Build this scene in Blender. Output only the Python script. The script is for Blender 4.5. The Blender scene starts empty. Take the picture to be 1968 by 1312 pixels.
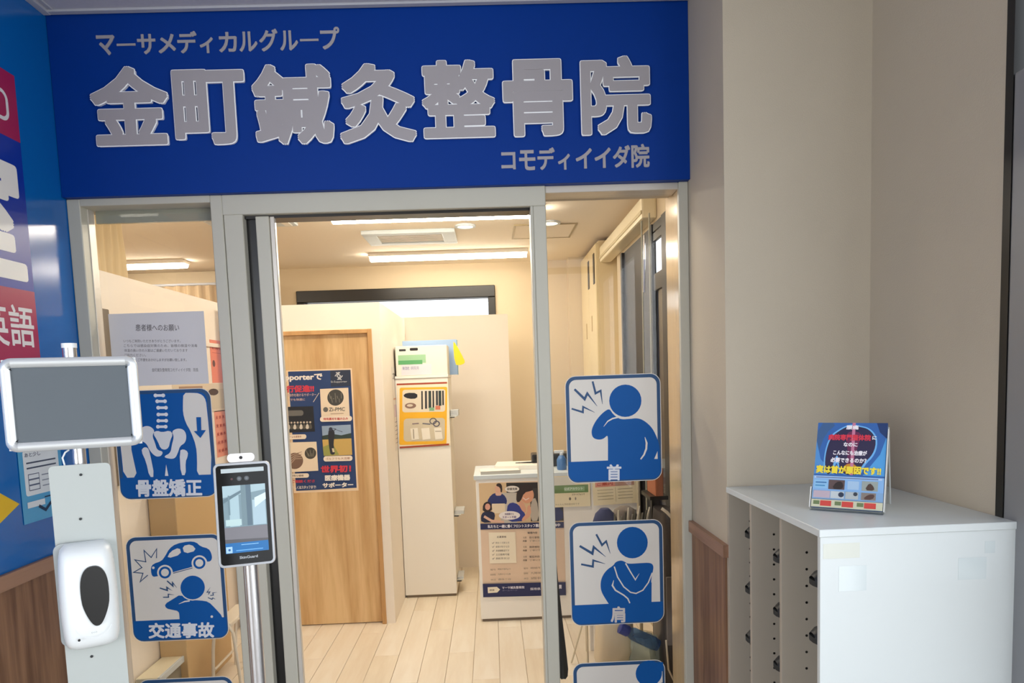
import bpy, bmesh, math, random
from mathutils import Vector, Matrix
random.seed(4)
D = bpy.data
SC = bpy.context.scene
COL = SC.collection
PI = math.pi

# ------------------------------------------------------------------ camera, light, exposure
CAM_Z = 1.65
F_PX, CX, CY = 1339.56, 980.9, 841.74
YAW, PITCH, ROLL = 0.02493, -0.08634, 0.03594
fw = Vector((math.sin(YAW) * math.cos(PITCH), math.cos(YAW) * math.cos(PITCH), math.sin(PITCH)))
rt0 = Vector((math.cos(YAW), -math.sin(YAW), 0)); dn0 = fw.cross(rt0)
RT = rt0 * math.cos(ROLL) + dn0 * math.sin(ROLL)
DN = -rt0 * math.sin(ROLL) + dn0 * math.cos(ROLL)
cam = D.cameras.new('camera'); camo = D.objects.new('camera', cam); COL.objects.link(camo)
mw = Matrix((RT, -DN, -fw)).transposed().to_4x4(); mw.translation = (0, 0, CAM_Z)
camo.matrix_world = mw
cam.sensor_width = 36; cam.lens = F_PX / 1968 * 36
cam.shift_x = (984 - CX) / 1968; cam.shift_y = (CY - 656) / 1968
cam.clip_start = 0.05
SC.camera = camo
SC.view_settings.view_transform = 'Standard'; SC.view_settings.look = 'None'
SC.view_settings.gamma = 1; SC.view_settings.use_curve_mapping = False
SC.view_settings.exposure = 0.0
W = D.worlds.new('sky'); SC.world = W; W.use_nodes = True
bg = W.node_tree.nodes['Background']; bg.inputs[0].default_value = (0.90, 0.95, 1.0, 1); bg.inputs[1].default_value = 2.6
LAMP_STRENGTH = 35.0

def daylight(name, loc, rot, sx, sy, power, colr):
    l = D.lights.new(name, 'AREA'); l.shape = 'RECTANGLE'; l.size = sx; l.size_y = sy; l.energy = power; l.color = colr
    o = D.objects.new(name, l); COL.objects.link(o); o.location = loc; o.rotation_euler = rot
    return o
# area lights standing for daylight: right window, and the added unseen rear-left glazing
daylight('daylight', (1.62, -1.15, 1.6), (PI / 2, 0, PI / 2), 3.7, 2.6, 150, (0.94, 0.97, 1.0))
daylight('daylight', (-3.5, -3.25, 1.6), (PI / 2, 0, 0), 3.6, 2.7, 200, (0.94, 0.97, 1.0))

def ray(px, py):
    return RT * ((px - CX) / F_PX) + DN * ((py - CY) / F_PX) + fw
C0 = Vector((0, 0, CAM_Z))
def atY(px, py, Y): d = ray(px, py); return C0 + d * (Y / d.y)
def atX(px, py, X): d = ray(px, py); return C0 + d * (X / d.x)
def atZ(px, py, Z): d = ray(px, py); return C0 + d * ((Z - CAM_Z) / d.z)

# ------------------------------------------------------------------ materials
def lin(h):
    h = h.lstrip('#'); r = []
    for i in (0, 2, 4):
        c = int(h[i:i + 2], 16) / 255
        r.append(c / 12.92 if c <= 0.04045 else ((c + 0.055) / 1.055) ** 2.4)
    return (*r, 1)
MC = {}
def mat(name, h, rough=0.5, metal=0.0, var=0.0, scale=6, bump=0.0, bscale=200, emit=0.0, spec=0.5, coat=0.0):
    if name in MC: return MC[name]
    m = D.materials.new(name); m.use_nodes = True; nt = m.node_tree; b = nt.nodes['Principled BSDF']
    c = lin(h); b.inputs['Base Color'].default_value = c
    b.inputs['Roughness'].default_value = rough; b.inputs['Metallic'].default_value = metal
    b.inputs['Specular IOR Level'].default_value = spec; b.inputs['Coat Weight'].default_value = coat
    b.inputs['Coat Roughness'].default_value = 0.08
    if var or bump:
        tc = nt.nodes.new('ShaderNodeTexCoord')
    if var:
        n = nt.nodes.new('ShaderNodeTexNoise'); n.inputs['Scale'].default_value = scale; n.inputs['Detail'].default_value = 5
        nt.links.new(tc.outputs['Object'], n.inputs['Vector'])
        mx = nt.nodes.new('ShaderNodeMix'); mx.data_type = 'RGBA'
        mx.inputs['A'].default_value = tuple(x * (1 - var) for x in c[:3]) + (1,)
        mx.inputs['B'].default_value = tuple(min(1, x * (1 + var)) for x in c[:3]) + (1,)
        nt.links.new(n.outputs['Fac'], mx.inputs['Factor']); nt.links.new(mx.outputs['Result'], b.inputs['Base Color'])
    if bump:
        n2 = nt.nodes.new('ShaderNodeTexNoise'); n2.inputs['Scale'].default_value = bscale; n2.inputs['Detail'].default_value = 3
        nt.links.new(tc.outputs['Object'], n2.inputs['Vector'])
        bp = nt.nodes.new('ShaderNodeBump'); bp.inputs['Strength'].default_value = bump; bp.inputs['Distance'].default_value = 0.003
        nt.links.new(n2.outputs['Fac'], bp.inputs['Height']); nt.links.new(bp.outputs['Normal'], b.inputs['Normal'])
    if emit:
        b.inputs['Emission Color'].default_value = c; b.inputs['Emission Strength'].default_value = emit
    MC[name] = m; return m

def wood(name, dark, light, rough=0.5, sc=(14, 14, 1.1), seed=0.0):
    if name in MC: return MC[name]
    m = D.materials.new(name); m.use_nodes = True; nt = m.node_tree; b = nt.nodes['Principled BSDF']
    b.inputs['Roughness'].default_value = rough
    tc = nt.nodes.new('ShaderNodeTexCoord'); mp = nt.nodes.new('ShaderNodeMapping'); mp.inputs['Scale'].default_value = sc
    mp.inputs['Location'].default_value = (seed, seed, seed)
    nt.links.new(tc.outputs['Object'], mp.inputs['Vector'])
    n = nt.nodes.new('ShaderNodeTexNoise'); n.inputs['Scale'].default_value = 1.0; n.inputs['Detail'].default_value = 6; n.inputs['Distortion'].default_value = 0.6
    nt.links.new(mp.outputs['Vector'], n.inputs['Vector'])
    n2 = nt.nodes.new('ShaderNodeTexNoise'); n2.inputs['Scale'].default_value = 7; n2.inputs['Detail'].default_value = 3
    nt.links.new(mp.outputs['Vector'], n2.inputs['Vector'])
    ad = nt.nodes.new('ShaderNodeMath'); ad.operation = 'MULTIPLY_ADD'; ad.inputs[1].default_value = 0.25
    nt.links.new(n2.outputs['Fac'], ad.inputs[0]); nt.links.new(n.outputs['Fac'], ad.inputs[2])
    cr = nt.nodes.new('ShaderNodeValToRGB'); cr.color_ramp.elements[0].position = 0.42; cr.color_ramp.elements[1].position = 0.78
    cr.color_ramp.elements[0].color = lin(dark); cr.color_ramp.elements[1].color = lin(light)
    nt.links.new(ad.outputs[0], cr.inputs['Fac']); nt.links.new(cr.outputs['Color'], b.inputs['Base Color'])
    MC[name] = m; return m

def glassmat(name, tint='#ffffff', ior=1.45, rough=0.0, haze=0.0, hazecol='#ffffff'):
    if name in MC: return MC[name]
    m = D.materials.new(name); m.use_nodes = True; nt = m.node_tree; nt.nodes.clear()
    out = nt.nodes.new('ShaderNodeOutputMaterial'); tr = nt.nodes.new('ShaderNodeBsdfTransparent'); tr.inputs[0].default_value = lin(tint)
    gl = nt.nodes.new('ShaderNodeBsdfGlossy'); gl.inputs['Roughness'].default_value = rough
    fr = nt.nodes.new('ShaderNodeFresnel'); fr.inputs[0].default_value = ior
    mx = nt.nodes.new('ShaderNodeMixShader')
    ge = nt.nodes.new('ShaderNodeNewGeometry'); sb = nt.nodes.new('ShaderNodeMath'); sb.operation = 'SUBTRACT'; sb.use_clamp = True   # one reflecting face per pane
    nt.links.new(fr.outputs[0], sb.inputs[0]); nt.links.new(ge.outputs['Backfacing'], sb.inputs[1]); nt.links.new(sb.outputs[0], mx.inputs[0])
    base = tr
    if haze:
        df = nt.nodes.new('ShaderNodeBsdfDiffuse'); df.inputs[0].default_value = lin(hazecol)
        m2 = nt.nodes.new('ShaderNodeMixShader'); m2.inputs[0].default_value = haze
        nt.links.new(tr.outputs[0], m2.inputs[1]); nt.links.new(df.outputs[0], m2.inputs[2]); base = m2
    nt.links.new(base.outputs[0], mx.inputs[1]); nt.links.new(gl.outputs[0], mx.inputs[2]); nt.links.new(mx.outputs[0], out.inputs[0])
    MC[name] = m; return m
def ink(h, rough=0.55): return mat('ink_' + h.strip('#'), h, rough)

M_SIGN = mat('sign_blue_panel', '#00348a', 0.45, var=0.05, scale=1.5, spec=0.15)
M_LFACE = mat('letter_face_silver', '#a19da2', 0.45, var=0.03)
M_LSIDE = mat('letter_side_white', '#f6f8fb', 0.35)
M_FILM = mat('blue_film', '#0560ae', 0.16, spec=0.6, var=0.04, scale=1.2)
M_ALU = mat('silver_aluminium', '#bbb9ad', 0.42, metal=0.05, var=0.02)
M_ALUW = mat('pale_aluminium', '#c9c3ba', 0.3, metal=0.3)
M_BLACK = mat('black_rubber', '#0b0b0b', 0.3)
M_WALL = mat('grey_beige_wallpaper', '#bdb3a2', 0.75, var=0.04, scale=3, bump=0.25, bscale=220)
M_CWALL = mat('cream_wall', '#cfbd9f', 0.7, var=0.02, scale=2, bump=0.08, bscale=200)
M_CPART = mat('cream_partition', '#f4e8d8', 0.55, var=0.015)
M_CEIL = mat('lobby_ceiling_board', '#bcbcc6', 0.85, var=0.06, scale=60, bump=0.3, bscale=120)
M_CCEIL = mat('clinic_ceiling_board', '#f3e6d2', 0.85, var=0.02, scale=40, bump=0.1, bscale=150)
M_TRIM = mat('white_grey_trim', '#b4b6be', 0.4)
M_WAIN = wood('brown_wood_panel', '#63432f', '#8e6a50', 0.5, (26, 26, 1.2))
M_WAINCAP = wood('brown_wood_cap', '#7d5c47', '#9a7660', 0.45, (26, 1.2, 26))
M_DOOR = wood('light_oak_door', '#c1935c', '#e3bf8b', 0.45, (9, 9, 0.8))
M_DOORF = wood('oak_door_frame', '#b88a55', '#cf9f68', 0.45, (9, 9, 0.8), 3)
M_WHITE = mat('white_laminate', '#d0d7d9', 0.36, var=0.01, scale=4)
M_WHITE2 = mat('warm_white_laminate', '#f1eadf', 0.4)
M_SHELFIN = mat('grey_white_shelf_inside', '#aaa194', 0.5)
M_DARKFR = mat('black_window_frame', '#17130f', 0.35)
M_CHROME = mat('brushed_chrome', '#d4d4d8', 0.22, metal=0.9)
M_SNAP = mat('snap_frame_aluminium', '#d6dadc', 0.36, metal=0.6)
M_PLASTIC = mat('white_plastic', '#dde2e4', 0.28)
M_PLATE = mat('pale_grey_plate', '#aab0ae', 0.4)
M_GREYP = mat('grey_insert', '#5a6167', 0.5, spec=0.25, var=0.04, scale=3)
M_GLASSBK = mat('black_gloss', '#050506', 0.08, spec=0.35)
M_FLOORB = mat('concrete_base', '#8d8880', 0.8, var=0.1)
M_GLASS = glassmat('clear_glass', '#fafafa')
M_ACR = glassmat('clear_acrylic', '#f2f6f6', 1.5, 0.02, 0.05)
M_FROST = glassmat('frosted_film', '#ffffff', 1.45, 0.1, 0.93, '#a9a998')
M_STICKW = mat('sticker_white', '#dcd8d2', 0.5)
M_STICKB = mat('sticker_blue', '#0054a0', 0.55, spec=0.25)
M_STICKD = mat('sticker_border_blue', '#1d4a78', 0.5)
M_CURT = mat('cream_curtain', '#e6d3ac', 0.9, var=0.05, scale=8)
M_CURT2 = mat('taupe_curtain', '#b8a182', 0.9, var=0.06, scale=5)
M_DARKSHOE = mat('dark_grey_rubber', '#262a2c', 0.6, var=0.1, scale=30)
M_LAMP = mat('lamp_glow', '#fff6e4', 0.5, emit=LAMP_STRENGTH)
M_SCREW = mat('screw_dark', '#3a3d40', 0.4, metal=0.6)

# ------------------------------------------------------------------ mesh helpers
class MB:
    def __init__(s): s.v = []; s.f = []; s.m = []; s.mats = []
    def mi(s, m):
        if m not in s.mats: s.mats.append(m)
        return s.mats.index(m)
    def add(s, vs, fs, m=None):
        o = len(s.v); s.v += [tuple(v) for v in vs]; s.f += [tuple(i + o for i in f) for f in fs]
        k = s.mi(m) if m else 0; s.m += [k] * len(fs); return s
    def box(s, a, b, m=None):
        x0, y0, z0 = (min(a[i], b[i]) for i in range(3)); x1, y1, z1 = (max(a[i], b[i]) for i in range(3))
        return s.add([(x0, y0, z0), (x1, y0, z0), (x1, y1, z0), (x0, y1, z0), (x0, y0, z1), (x1, y0, z1), (x1, y1, z1), (x0, y1, z1)],
                     [(0, 3, 2, 1), (4, 5, 6, 7), (0, 1, 5, 4), (1, 2, 6, 5), (2, 3, 7, 6), (3, 0, 4, 7)], m)
    def tube(s, pts, r, n=12, m=None, caps=True):
        pts = [Vector(p) for p in pts]; rs = r if isinstance(r, (list, tuple)) else [r] * len(pts); vs = []
        prev = None
        for i, p in enumerate(pts):
            t = (pts[min(i + 1, len(pts) - 1)] - pts[max(i - 1, 0)]).normalized()
            u = t.cross(Vector((0, 0, 1))) if abs(t.z) < 0.95 else t.cross(Vector((1, 0, 0)))
            if prev is not None:
                u = prev - t * prev.dot(t)
            u.normalize(); prev = u; w = t.cross(u)
            for k in range(n):
                a = 2 * PI * k / n; vs.append(p + (u * math.cos(a) + w * math.sin(a)) * rs[i])
        fs = []
        for i in range(len(pts) - 1):
            for k in range(n):
                a = i * n + k; b = i * n + (k + 1) % n; fs.append((a, b, b + n, a + n))
        if caps:
            fs.append(tuple(range(n))[::-1]); fs.append(tuple(range((len(pts) - 1) * n, len(pts) * n)))
        return s.add(vs, fs, m)
    def prism(s, pts, z0, z1, m=None, side=None):
        """outline in local xy, extruded from z0 to z1"""
        n = len(pts); vs = [(p[0], p[1], z0) for p in pts] + [(p[0], p[1], z1) for p in pts]
        s.add(vs, [tuple(range(n))[::-1], tuple(range(n, 2 * n))], m)
        o = len(s.v) - 2 * n
        k = s.mi(side or m) if (side or m) else 0
        for i in range(n):
            j = (i + 1) % n; s.f.append((o + i, o + j, o + j + n, o + i + n)); s.m.append(k)
        return s
    def flat(s, pts, z, m=None): return s.add([(p[0], p[1], z) for p in pts], [tuple(range(len(pts)))], m)
    def lathe(s, prof, n=24, m=None, c=(0, 0, 0)):
        vs = []; fs = []
        for r, z in prof:
            for k in range(n):
                a = 2 * PI * k / n; vs.append((c[0] + r * math.cos(a), c[1] + r * math.sin(a), c[2] + z))
        for i in range(len(prof) - 1):
            for k in range(n):
                a = i * n + k; b = i * n + (k + 1) % n; fs.append((a, b, b + n, a + n))
        fs.append(tuple(range(n))[::-1]); fs.append(tuple(range((len(prof) - 1) * n, len(prof) * n)))
        return s.add(vs, fs, m)
    def build(s, name, m=None, parent=None, smooth=False, bevel=0, seg=2, fix=True):
        me = D.meshes.new(name); me.from_pydata(s.v, [], s.f)
        mats = s.mats or [m]
        for x in mats: me.materials.append(x)
        if s.mats: me.polygons.foreach_set('material_index', s.m)
        if fix or bevel:
            bm = bmesh.new(); bm.from_mesh(me)
            if bevel:
                bmesh.ops.remove_doubles(bm, verts=bm.verts, dist=1e-6)
                bmesh.ops.bevel(bm, geom=bm.edges[:], offset=bevel, segments=seg, affect='EDGES', profile=0.6, clamp_overlap=True)
            big = [f for f in bm.faces if len(f.verts) > 4]
            if big: bmesh.ops.triangulate(bm, faces=big)
            if fix: bmesh.ops.recalc_face_normals(bm, faces=bm.faces)
            bm.to_mesh(me); bm.free()
        if smooth:
            me.shade_smooth()
            me.set_sharp_from_angle(angle=math.radians(40))
        o = D.objects.new(name, me); COL.objects.link(o)
        if parent: o.parent = parent
        return o

def tag(o, label=None, cat=None, group=None, kind=None):
    if label: o['label'] = label
    if cat: o['category'] = cat
    if group: o['group'] = group
    if kind: o['kind'] = kind
    return o
def thing(name, label, cat, loc=(0, 0, 0), rot=(0, 0, 0), group=None):
    o = D.objects.new(name, None); COL.objects.link(o); o.empty_display_size = 0.1
    o.location = loc; o.rotation_euler = rot; return tag(o, label, cat, group)
def struct(name, parts, m, bevel=0, label=None):
    b = MB()
    for a, c in parts: b.box(a, c)
    o = b.build(name, m, bevel=bevel); o['kind'] = 'structure'
    if label: o['label'] = label
    return o
def sroot(name, loc=(0, 0, 0), rot=(0, 0, 0), label=None):
    o = D.objects.new(name, None); COL.objects.link(o); o.location = loc; o.rotation_euler = rot; o['kind'] = 'structure'
    if label: o['label'] = label
    return o
def pbox(name, a, b, m, parent=None, bevel=0, seg=2, smooth=False): return MB().box(a, b).build(name, m, parent, bevel=bevel, seg=seg, smooth=smooth)

# 2-D outlines
def circ(x, y, r, n=28, ry=None): return [(x + r * math.cos(2 * PI * k / n), y + (ry or r) * math.sin(2 * PI * k / n)) for k in range(n)]
def rect(x0, y0, x1, y1): return [(x0, y0), (x1, y0), (x1, y1), (x0, y1)]
def rrect(x0, y0, x1, y1, r, n=6):
    out = []
    for cx, cy, a0 in ((x1 - r, y1 - r, 0), (x0 + r, y1 - r, 90), (x0 + r, y0 + r, 180), (x1 - r, y0 + r, 270)):
        for k in range(n + 1):
            a = math.radians(a0 + 90 * k / n); out.append((cx + r * math.cos(a), cy + r * math.sin(a)))
    return out
def smoothpoly(pts, it=2):
    for _ in range(it):
        q = []
        for i in range(len(pts)):
            a = pts[i]; b = pts[(i + 1) % len(pts)]
            q += [(a[0] * .75 + b[0] * .25, a[1] * .75 + b[1] * .25), (a[0] * .25 + b[0] * .75, a[1] * .25 + b[1] * .75)]
        pts = q
    return pts
def stroke(pts, w):
    """a line with width as quads (one per segment, mitred)"""
    ws = w if isinstance(w, (list, tuple)) else [w] * len(pts); L = []; R_ = []
    for i, p in enumerate(pts):
        p = Vector(p); a = Vector(pts[max(i - 1, 0)]); b = Vector(pts[min(i + 1, len(pts) - 1)])
        d1 = (p - a).normalized() if i else (b - p).normalized(); d2 = (b - p).normalized() if i < len(pts) - 1 else d1
        n1 = Vector((-d1.y, d1.x)); n2 = Vector((-d2.y, d2.x)); n = (n1 + n2)
        n = n.normalized() if n.length > 1e-6 else n1
        k = ws[i] / 2 / max(0.35, n.dot(n1)); L.append(p + n * k); R_.append(p - n * k)
    return [[tuple(L[i]), tuple(L[i + 1]), tuple(R_[i + 1]), tuple(R_[i])] for i in range(len(pts) - 1)]

class Art:
    """flat print: coloured shapes laid on one another, each layer a hair prouder; T maps print coordinates to local metres"""
    def __init__(s, T=None, z=0.0006, dz=0.00012): s.b = MB(); s.T = T or (lambda x, y: (x, y)); s.z = z; s.dz = dz
    def shape(s, pts, m):
        if isinstance(m, str): m = ink(m)
        s.b.flat([s.T(*p) for p in pts], s.z, m); s.z += s.dz; return s
    def line(s, pts, w, m):
        if isinstance(m, str): m = ink(m)
        for q in stroke(pts, w): s.b.flat([s.T(*p) for p in q], s.z, m)
        s.z += s.dz; return s
    def text(s, body, x0, y0, x1, y1, m, bold=0.0):
        """fitted into the box x0,y0 (top left) .. x1,y1 (bottom right) in print coordinates"""
        if isinstance(m, str): m = ink(m)
        vs, fs, (w, h) = glyphs(body)
        offs = [(0, 0)]
        if bold: offs = [(bold * math.copysign(abs(math.cos(q_)) ** .6, math.cos(q_)), bold * math.copysign(abs(math.sin(q_)) ** .6, math.sin(q_))) for q_ in [2 * PI * a / nb for nb in [20 if bold > .03 and x1 - x0 > .3 and x1 - x0 < 2 else 8] for a in range(nb)]]
        for kk_, (ox, oy) in enumerate(offs):
            s.z += 0.00002 if kk_ else 0
            q = []
            for v in vs:
                u = (v[0] + ox + bold) / (w + 2 * bold); t = 1 - (v[1] + oy + bold) / (h + 2 * bold)
                q.append((*s.T(x0 + (x1 - x0) * u, y0 + (y1 - y0) * t), s.z))
            s.b.add(q, fs, m)
        s.z += s.dz; return s
    def build(s, name, parent): return s.b.build(name, None, parent, fix=False)

GC = {}
def glyphs(body):
    if body in GC: return GC[body]
    c = D.curves.new('glyph', 'FONT'); c.body = body; c.resolution_u = 3
    o = D.objects.new('lettering', c); COL.objects.link(o)
    bpy.context.view_layer.update()
    me = D.meshes.new_from_object(o.evaluated_get(bpy.context.evaluated_depsgraph_get()))
    vs = [tuple(v.co) for v in me.vertices]; fs = [tuple(p.vertices) for p in me.polygons]
    x0 = min(v[0] for v in vs); x1 = max(v[0] for v in vs); y0 = min(v[1] for v in vs); y1 = max(v[1] for v in vs)
    vs = [(v[0] - x0, v[1] - y0) for v in vs]
    D.objects.remove(o); D.curves.remove(c); D.meshes.remove(me)
    GC[body] = (vs, fs, (max(x1 - x0, 1e-4), max(y1 - y0, 1e-4))); return GC[body]
def letter3d(ch, x0, y0, x1, y1, z0, z1, bold, parent, name='letter', face=None, side=None):
    """one raised letter of the sign: local xy box, z0 back, z1 front"""
    vs, fs, (w, h) = glyphs(ch); b = MB(); n = len(vs)
    from collections import Counter
    ec = Counter()
    for f in fs:
        for i in range(len(f)): ec[frozenset((f[i], f[(i + 1) % len(f)]))] += 1
    offs = [(0, 0)] + [(math.copysign(abs(math.cos(q_)) ** .55, math.cos(q_)), math.copysign(abs(math.sin(q_)) ** .55, math.sin(q_))) for q_ in [2 * PI * i_ / 20 for i_ in range(20)]] if bold else [(0, 0)]; K = len(offs)
    def layer(rad, z, m_):
        for k in range(K):
            b.add([(x0 + (x1 - x0) * (v[0] + rad * offs[k][0] + bold) / (w + 2 * bold), y0 + (y1 - y0) * (v[1] + rad * offs[k][1] + bold) / (h + 2 * bold), z + k * 0.00003) for v in vs], fs, m_)
    if side and bold: layer(bold + (.011 if z1 - z0 > .01 else 0), z1 - .003, side)  # white rim added around the face so the edges look lit
    for k in range(K):
        ox, oy = bold * offs[k][0], bold * offs[k][1]
        p = [(x0 + (x1 - x0) * (v[0] + ox + bold) / (w + 2 * bold), y0 + (y1 - y0) * (v[1] + oy + bold) / (h + 2 * bold)) for v in vs]
        b.add([(*q, z1 + k * 0.00003) for q in p], fs, face or M_LFACE)
        if side:
            o = len(b.v); b.v += [(*q, z0) for q in p] + [(*q, z1 - 0.0004) for q in p]; kk = b.mi(side)
            for e, cnt in ec.items():
                if cnt == 1:
                    i, j = tuple(e); b.f.append((o + i, o + j, o + j + n, o + i + n)); b.m.append(kk)
    return b.build(name, None, parent, fix=False)
FACE = (PI / 2, 0, 0)            # a sheet facing the camera side (-Y)
FACE_R = (PI / 2, 0, PI / 2)     # a sheet facing +X
FACE_L = (PI / 2, 0, -PI / 2)    # a sheet facing -X
FY = 3.10                        # front plane of the shop front
LX = -1.782                      # left lobby wall
RX = 0.893                       # side of the pillar
WX = 1.447                       # right lobby wall
PY = 2.636                       # front of the pillar
CZ = 3.215                       # lobby ceiling
KZ = 2.75                        # clinic ceiling
SB = 2.475                       # bottom of the sign

# ------------------------------------------------------------------ the setting: lobby
struct('ground', [((-40, -40, -0.25), (40, 60, -0.2))], mat('pavement', '#a8a49c', 0.9, var=0.1))
struct('floor', [((-5.6, -3.2, -0.2), (1.6, 3.3, 0.0))], mat('lobby_tile', '#9b958c', 0.45, var=0.05))
struct('ceiling', [((-5.6, -3.2, CZ), (1.6, 3.4, CZ + 0.1))], M_CEIL)
struct('wall_left', [((LX - 0.1, 1.0, 0), (LX, 3.19, CZ))], M_FILM)
struct('wall_far_left', [((-5.6, -3.2, 0), (-5.5, 1.1, CZ))], M_WALL)  # unseen lobby extension, added so daylight can enter from the rear left
struct('wall_left_rear', [((-5.5, 1.0, 0), (LX - 0.1, 1.1, CZ))], M_WALL)
struct('wall_behind', [((-1.7, -3.2, 0), (0.2, -3.1, CZ))], M_WALL)
struct('wall_front', [((LX, FY + 0.02, SB - 0.02), (1.6, FY + 0.2, CZ))], M_WALL)
struct('wall_pillar', [((RX, PY, 0), (1.6, FY + 0.02, CZ))], M_WALL)
struct('wall_pillar_rear', [((RX + 0.02, FY + 0.02, 0), (1.6, FY + 0.2, SB - 0.02))], M_WALL)
struct('wall_right', [((WX, 1.952, 0), (1.6, PY, CZ))], M_WALL)
struct('wall_right_header', [((WX, -3.2, 2.95), (1.6, 1.952, CZ))], M_WALL)
# wood wainscot on both side walls, each with its cap
WZ = 1.0
struct('wall_wainscot_left', [((LX, 1.0, 0), (LX + 0.008, 3.09, WZ - 0.03))], M_WAIN)
struct('trim_1', [((LX, 1.0, WZ - 0.045), (LX + 0.022, 3.09, WZ + 0.012))], M_WAINCAP, 0.003, 'brown wooden cap rail of the left wainscot')
wz = atX(1350, 1012, RX).z
struct('wall_wainscot_pillar', [((RX - 0.008, PY + 0.004, 0), (RX, 3.09, wz - 0.03))], M_WAIN)
struct('trim_2', [((RX - 0.022, PY - 0.012, wz - 0.05), (RX, 3.095, wz)), ((RX, PY - 0.012, wz - 0.05), (RX + 0.006, PY, wz))], M_WAINCAP, 0.002, 'brown wooden cap rail on the pillar side')
struct('trim_3', [((LX, 1.0, CZ - 0.012), (LX + 0.03, 3.06, CZ)), ((LX, 3.035, CZ - 0.01), (WX, 3.062, CZ)), ((RX, PY - 0.02, CZ - 0.01), (WX, PY, CZ))], M_TRIM, 0.002, 'pale edge strip where ceiling meets the walls')
struct('trim_4', [((LX + 0.045, 1.0, CZ - 0.006), (LX + 0.055, 3.03, CZ))], M_TRIM, 0.001)

# glazed lobby side; rear glazing is unseen and added for its light
def glazing(name, p0, p1, n, z1, label, alu):
    r = sroot(name, label=label); a = Vector(p0); b = Vector(p1); d = b - a
    alongx = abs(d.x) > abs(d.y)
    for i in range(n + 1):
        p = a + d * (i / n); w = 0.035
        pbox('post', (p.x - w, p.y - w, 0), (p.x + w, p.y + w, z1), alu, r, 0.004, 1)
    for z in (0.05, 1.05, z1 - 0.04):
        if alongx: pbox('rail', (a.x, a.y - 0.03, z - 0.04), (b.x, a.y + 0.03, z + 0.04), alu, r)
        else: pbox('rail', (a.x - 0.03, min(a.y, b.y), z - 0.04), (a.x + 0.03, max(a.y, b.y), z + 0.04), alu, r)
    for i in range(n):
        p = a + d * (i / n); q = a + d * ((i + 1) / n)
        if alongx: pbox('pane', (p.x, p.y - 0.003, 0), (q.x, p.y + 0.003, z1), M_GLASS, r)
        else: pbox('pane', (p.x - 0.003, min(p.y, q.y), 0), (p.x + 0.003, max(p.y, q.y), z1), M_GLASS, r)
    return r
M_DALU = mat('grey_window_aluminium', '#5f6164', 0.3, metal=0.5)
w5 = glazing('window_5', (WX + 0.07, 1.76, 0), (WX + 0.07, -3.1, 0), 4, 2.95, 'lobby window beside the right wall', M_DALU)
pbox('gasket', (WX - 0.004, 1.922, 0), (WX + 0.10, 1.951, 2.95), M_BLACK, w5)
pbox('mullion', (WX - 0.003, 1.80, 0), (WX + 0.03, 1.9215, 2.42), mat('grey_satin_aluminium', '#8a8c90', 0.35, metal=0.3), w5, 0.006, 2)
glazing('window_6', (-5.45, -3.15, 0), (-1.74, -3.15, 0), 3, 3.1, 'unseen lobby glazing behind the viewer, added to let in daylight', M_DALU)  # opening added at the rear left to brighten the lobby
glazing('window_7', (.25, -3.15, 0), (1.5, -3.15, 0), 1, 3.1, 'narrow unseen window behind the viewer, added for light on the pillar', M_DALU)  # added to brighten the faces turned to the rear

# ------------------------------------------------------------------ sign band
sg = thing('shop_sign', 'wide blue shop sign board with raised silver characters above the entrance', 'sign', (0, FY, 0), FACE)
zt = 0.03
pbox('panel', (LX + 0.001, SB, -0.02), (RX, CZ - 0.003, zt), M_SIGN, sg, 0.002, 1)
def signbox(px0, py0, px1, py1):
    cx, cy = (px0 + px1) / 2, (py0 + py1) / 2; c = atY(cx, cy, FY - zt - 0.012); k = (FY - zt - 0.012) / F_PX * 1.0
    w = (px1 - px0 - 3) * k * 1.0; h = (py1 - py0 - 4) * k * 1.0
    return c.x - w / 2, c.z - h / 2, c.x + w / 2, c.z + h / 2
for ch, b in zip('金町鍼灸整骨院', ((179.8, 134, 321.4, 276), (337.8, 139, 470.6, 275), (490, 129, 637.5, 274), (654, 127.6, 796, 271.7), (813, 121, 949, 262), (968, 119, 1099, 259), (1117, 113, 1250, 256))):
    letter3d(ch, *signbox(*b), zt, zt + 0.02, 0.031, sg, side=M_LSIDE)
def smallrow(body, p0, p1, hpx, bold, small={}):
    n = len(body); step = ((p1[0] - p0[0]) / n, (p1[1] - p0[1]) / n)
    for i, ch in enumerate(body):
        gx, gy, gw, gh = small.get(ch, (0.5, 0.5, 0.84, 0.84))
        x = p0[0] + step[0] * (i + gx); y = p0[1] + step[1] * (i + 0.5) + (gy - 0.5) * hpx
        letter3d(ch, *signbox(x - gw * step[0] / 2 - 1.5, y - gh * hpx / 2 - 2, x + gw * step[0] / 2 + 1.5, y + gh * hpx / 2 + 2), zt, zt + 0.002, bold, sg, side=M_LFACE)
sm = {'ー': (0.5, 0.5, 0.86, 0.10), 'ィ': (0.45, 0.62, 0.62, 0.66), 'メ': (0.5, .5, .8, .8), 'グ': (.5, .46, .86, .94), 'プ': (.52, .44, .9, .94), 'デ': (.5, .46, .9, .92), 'ダ': (.5, .46, .9, .92)}
smallrow('マーサメディカルグループ', (181, 85), (652, 73), 42, 0.025, sm)
smallrow('コモディイイダ院', (959, 308), (1250, 299), 44, 0.028, {**sm, 'コ': (.5, .5, .74, .72), '院': (.5, .46, .95, .98)})

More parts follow.
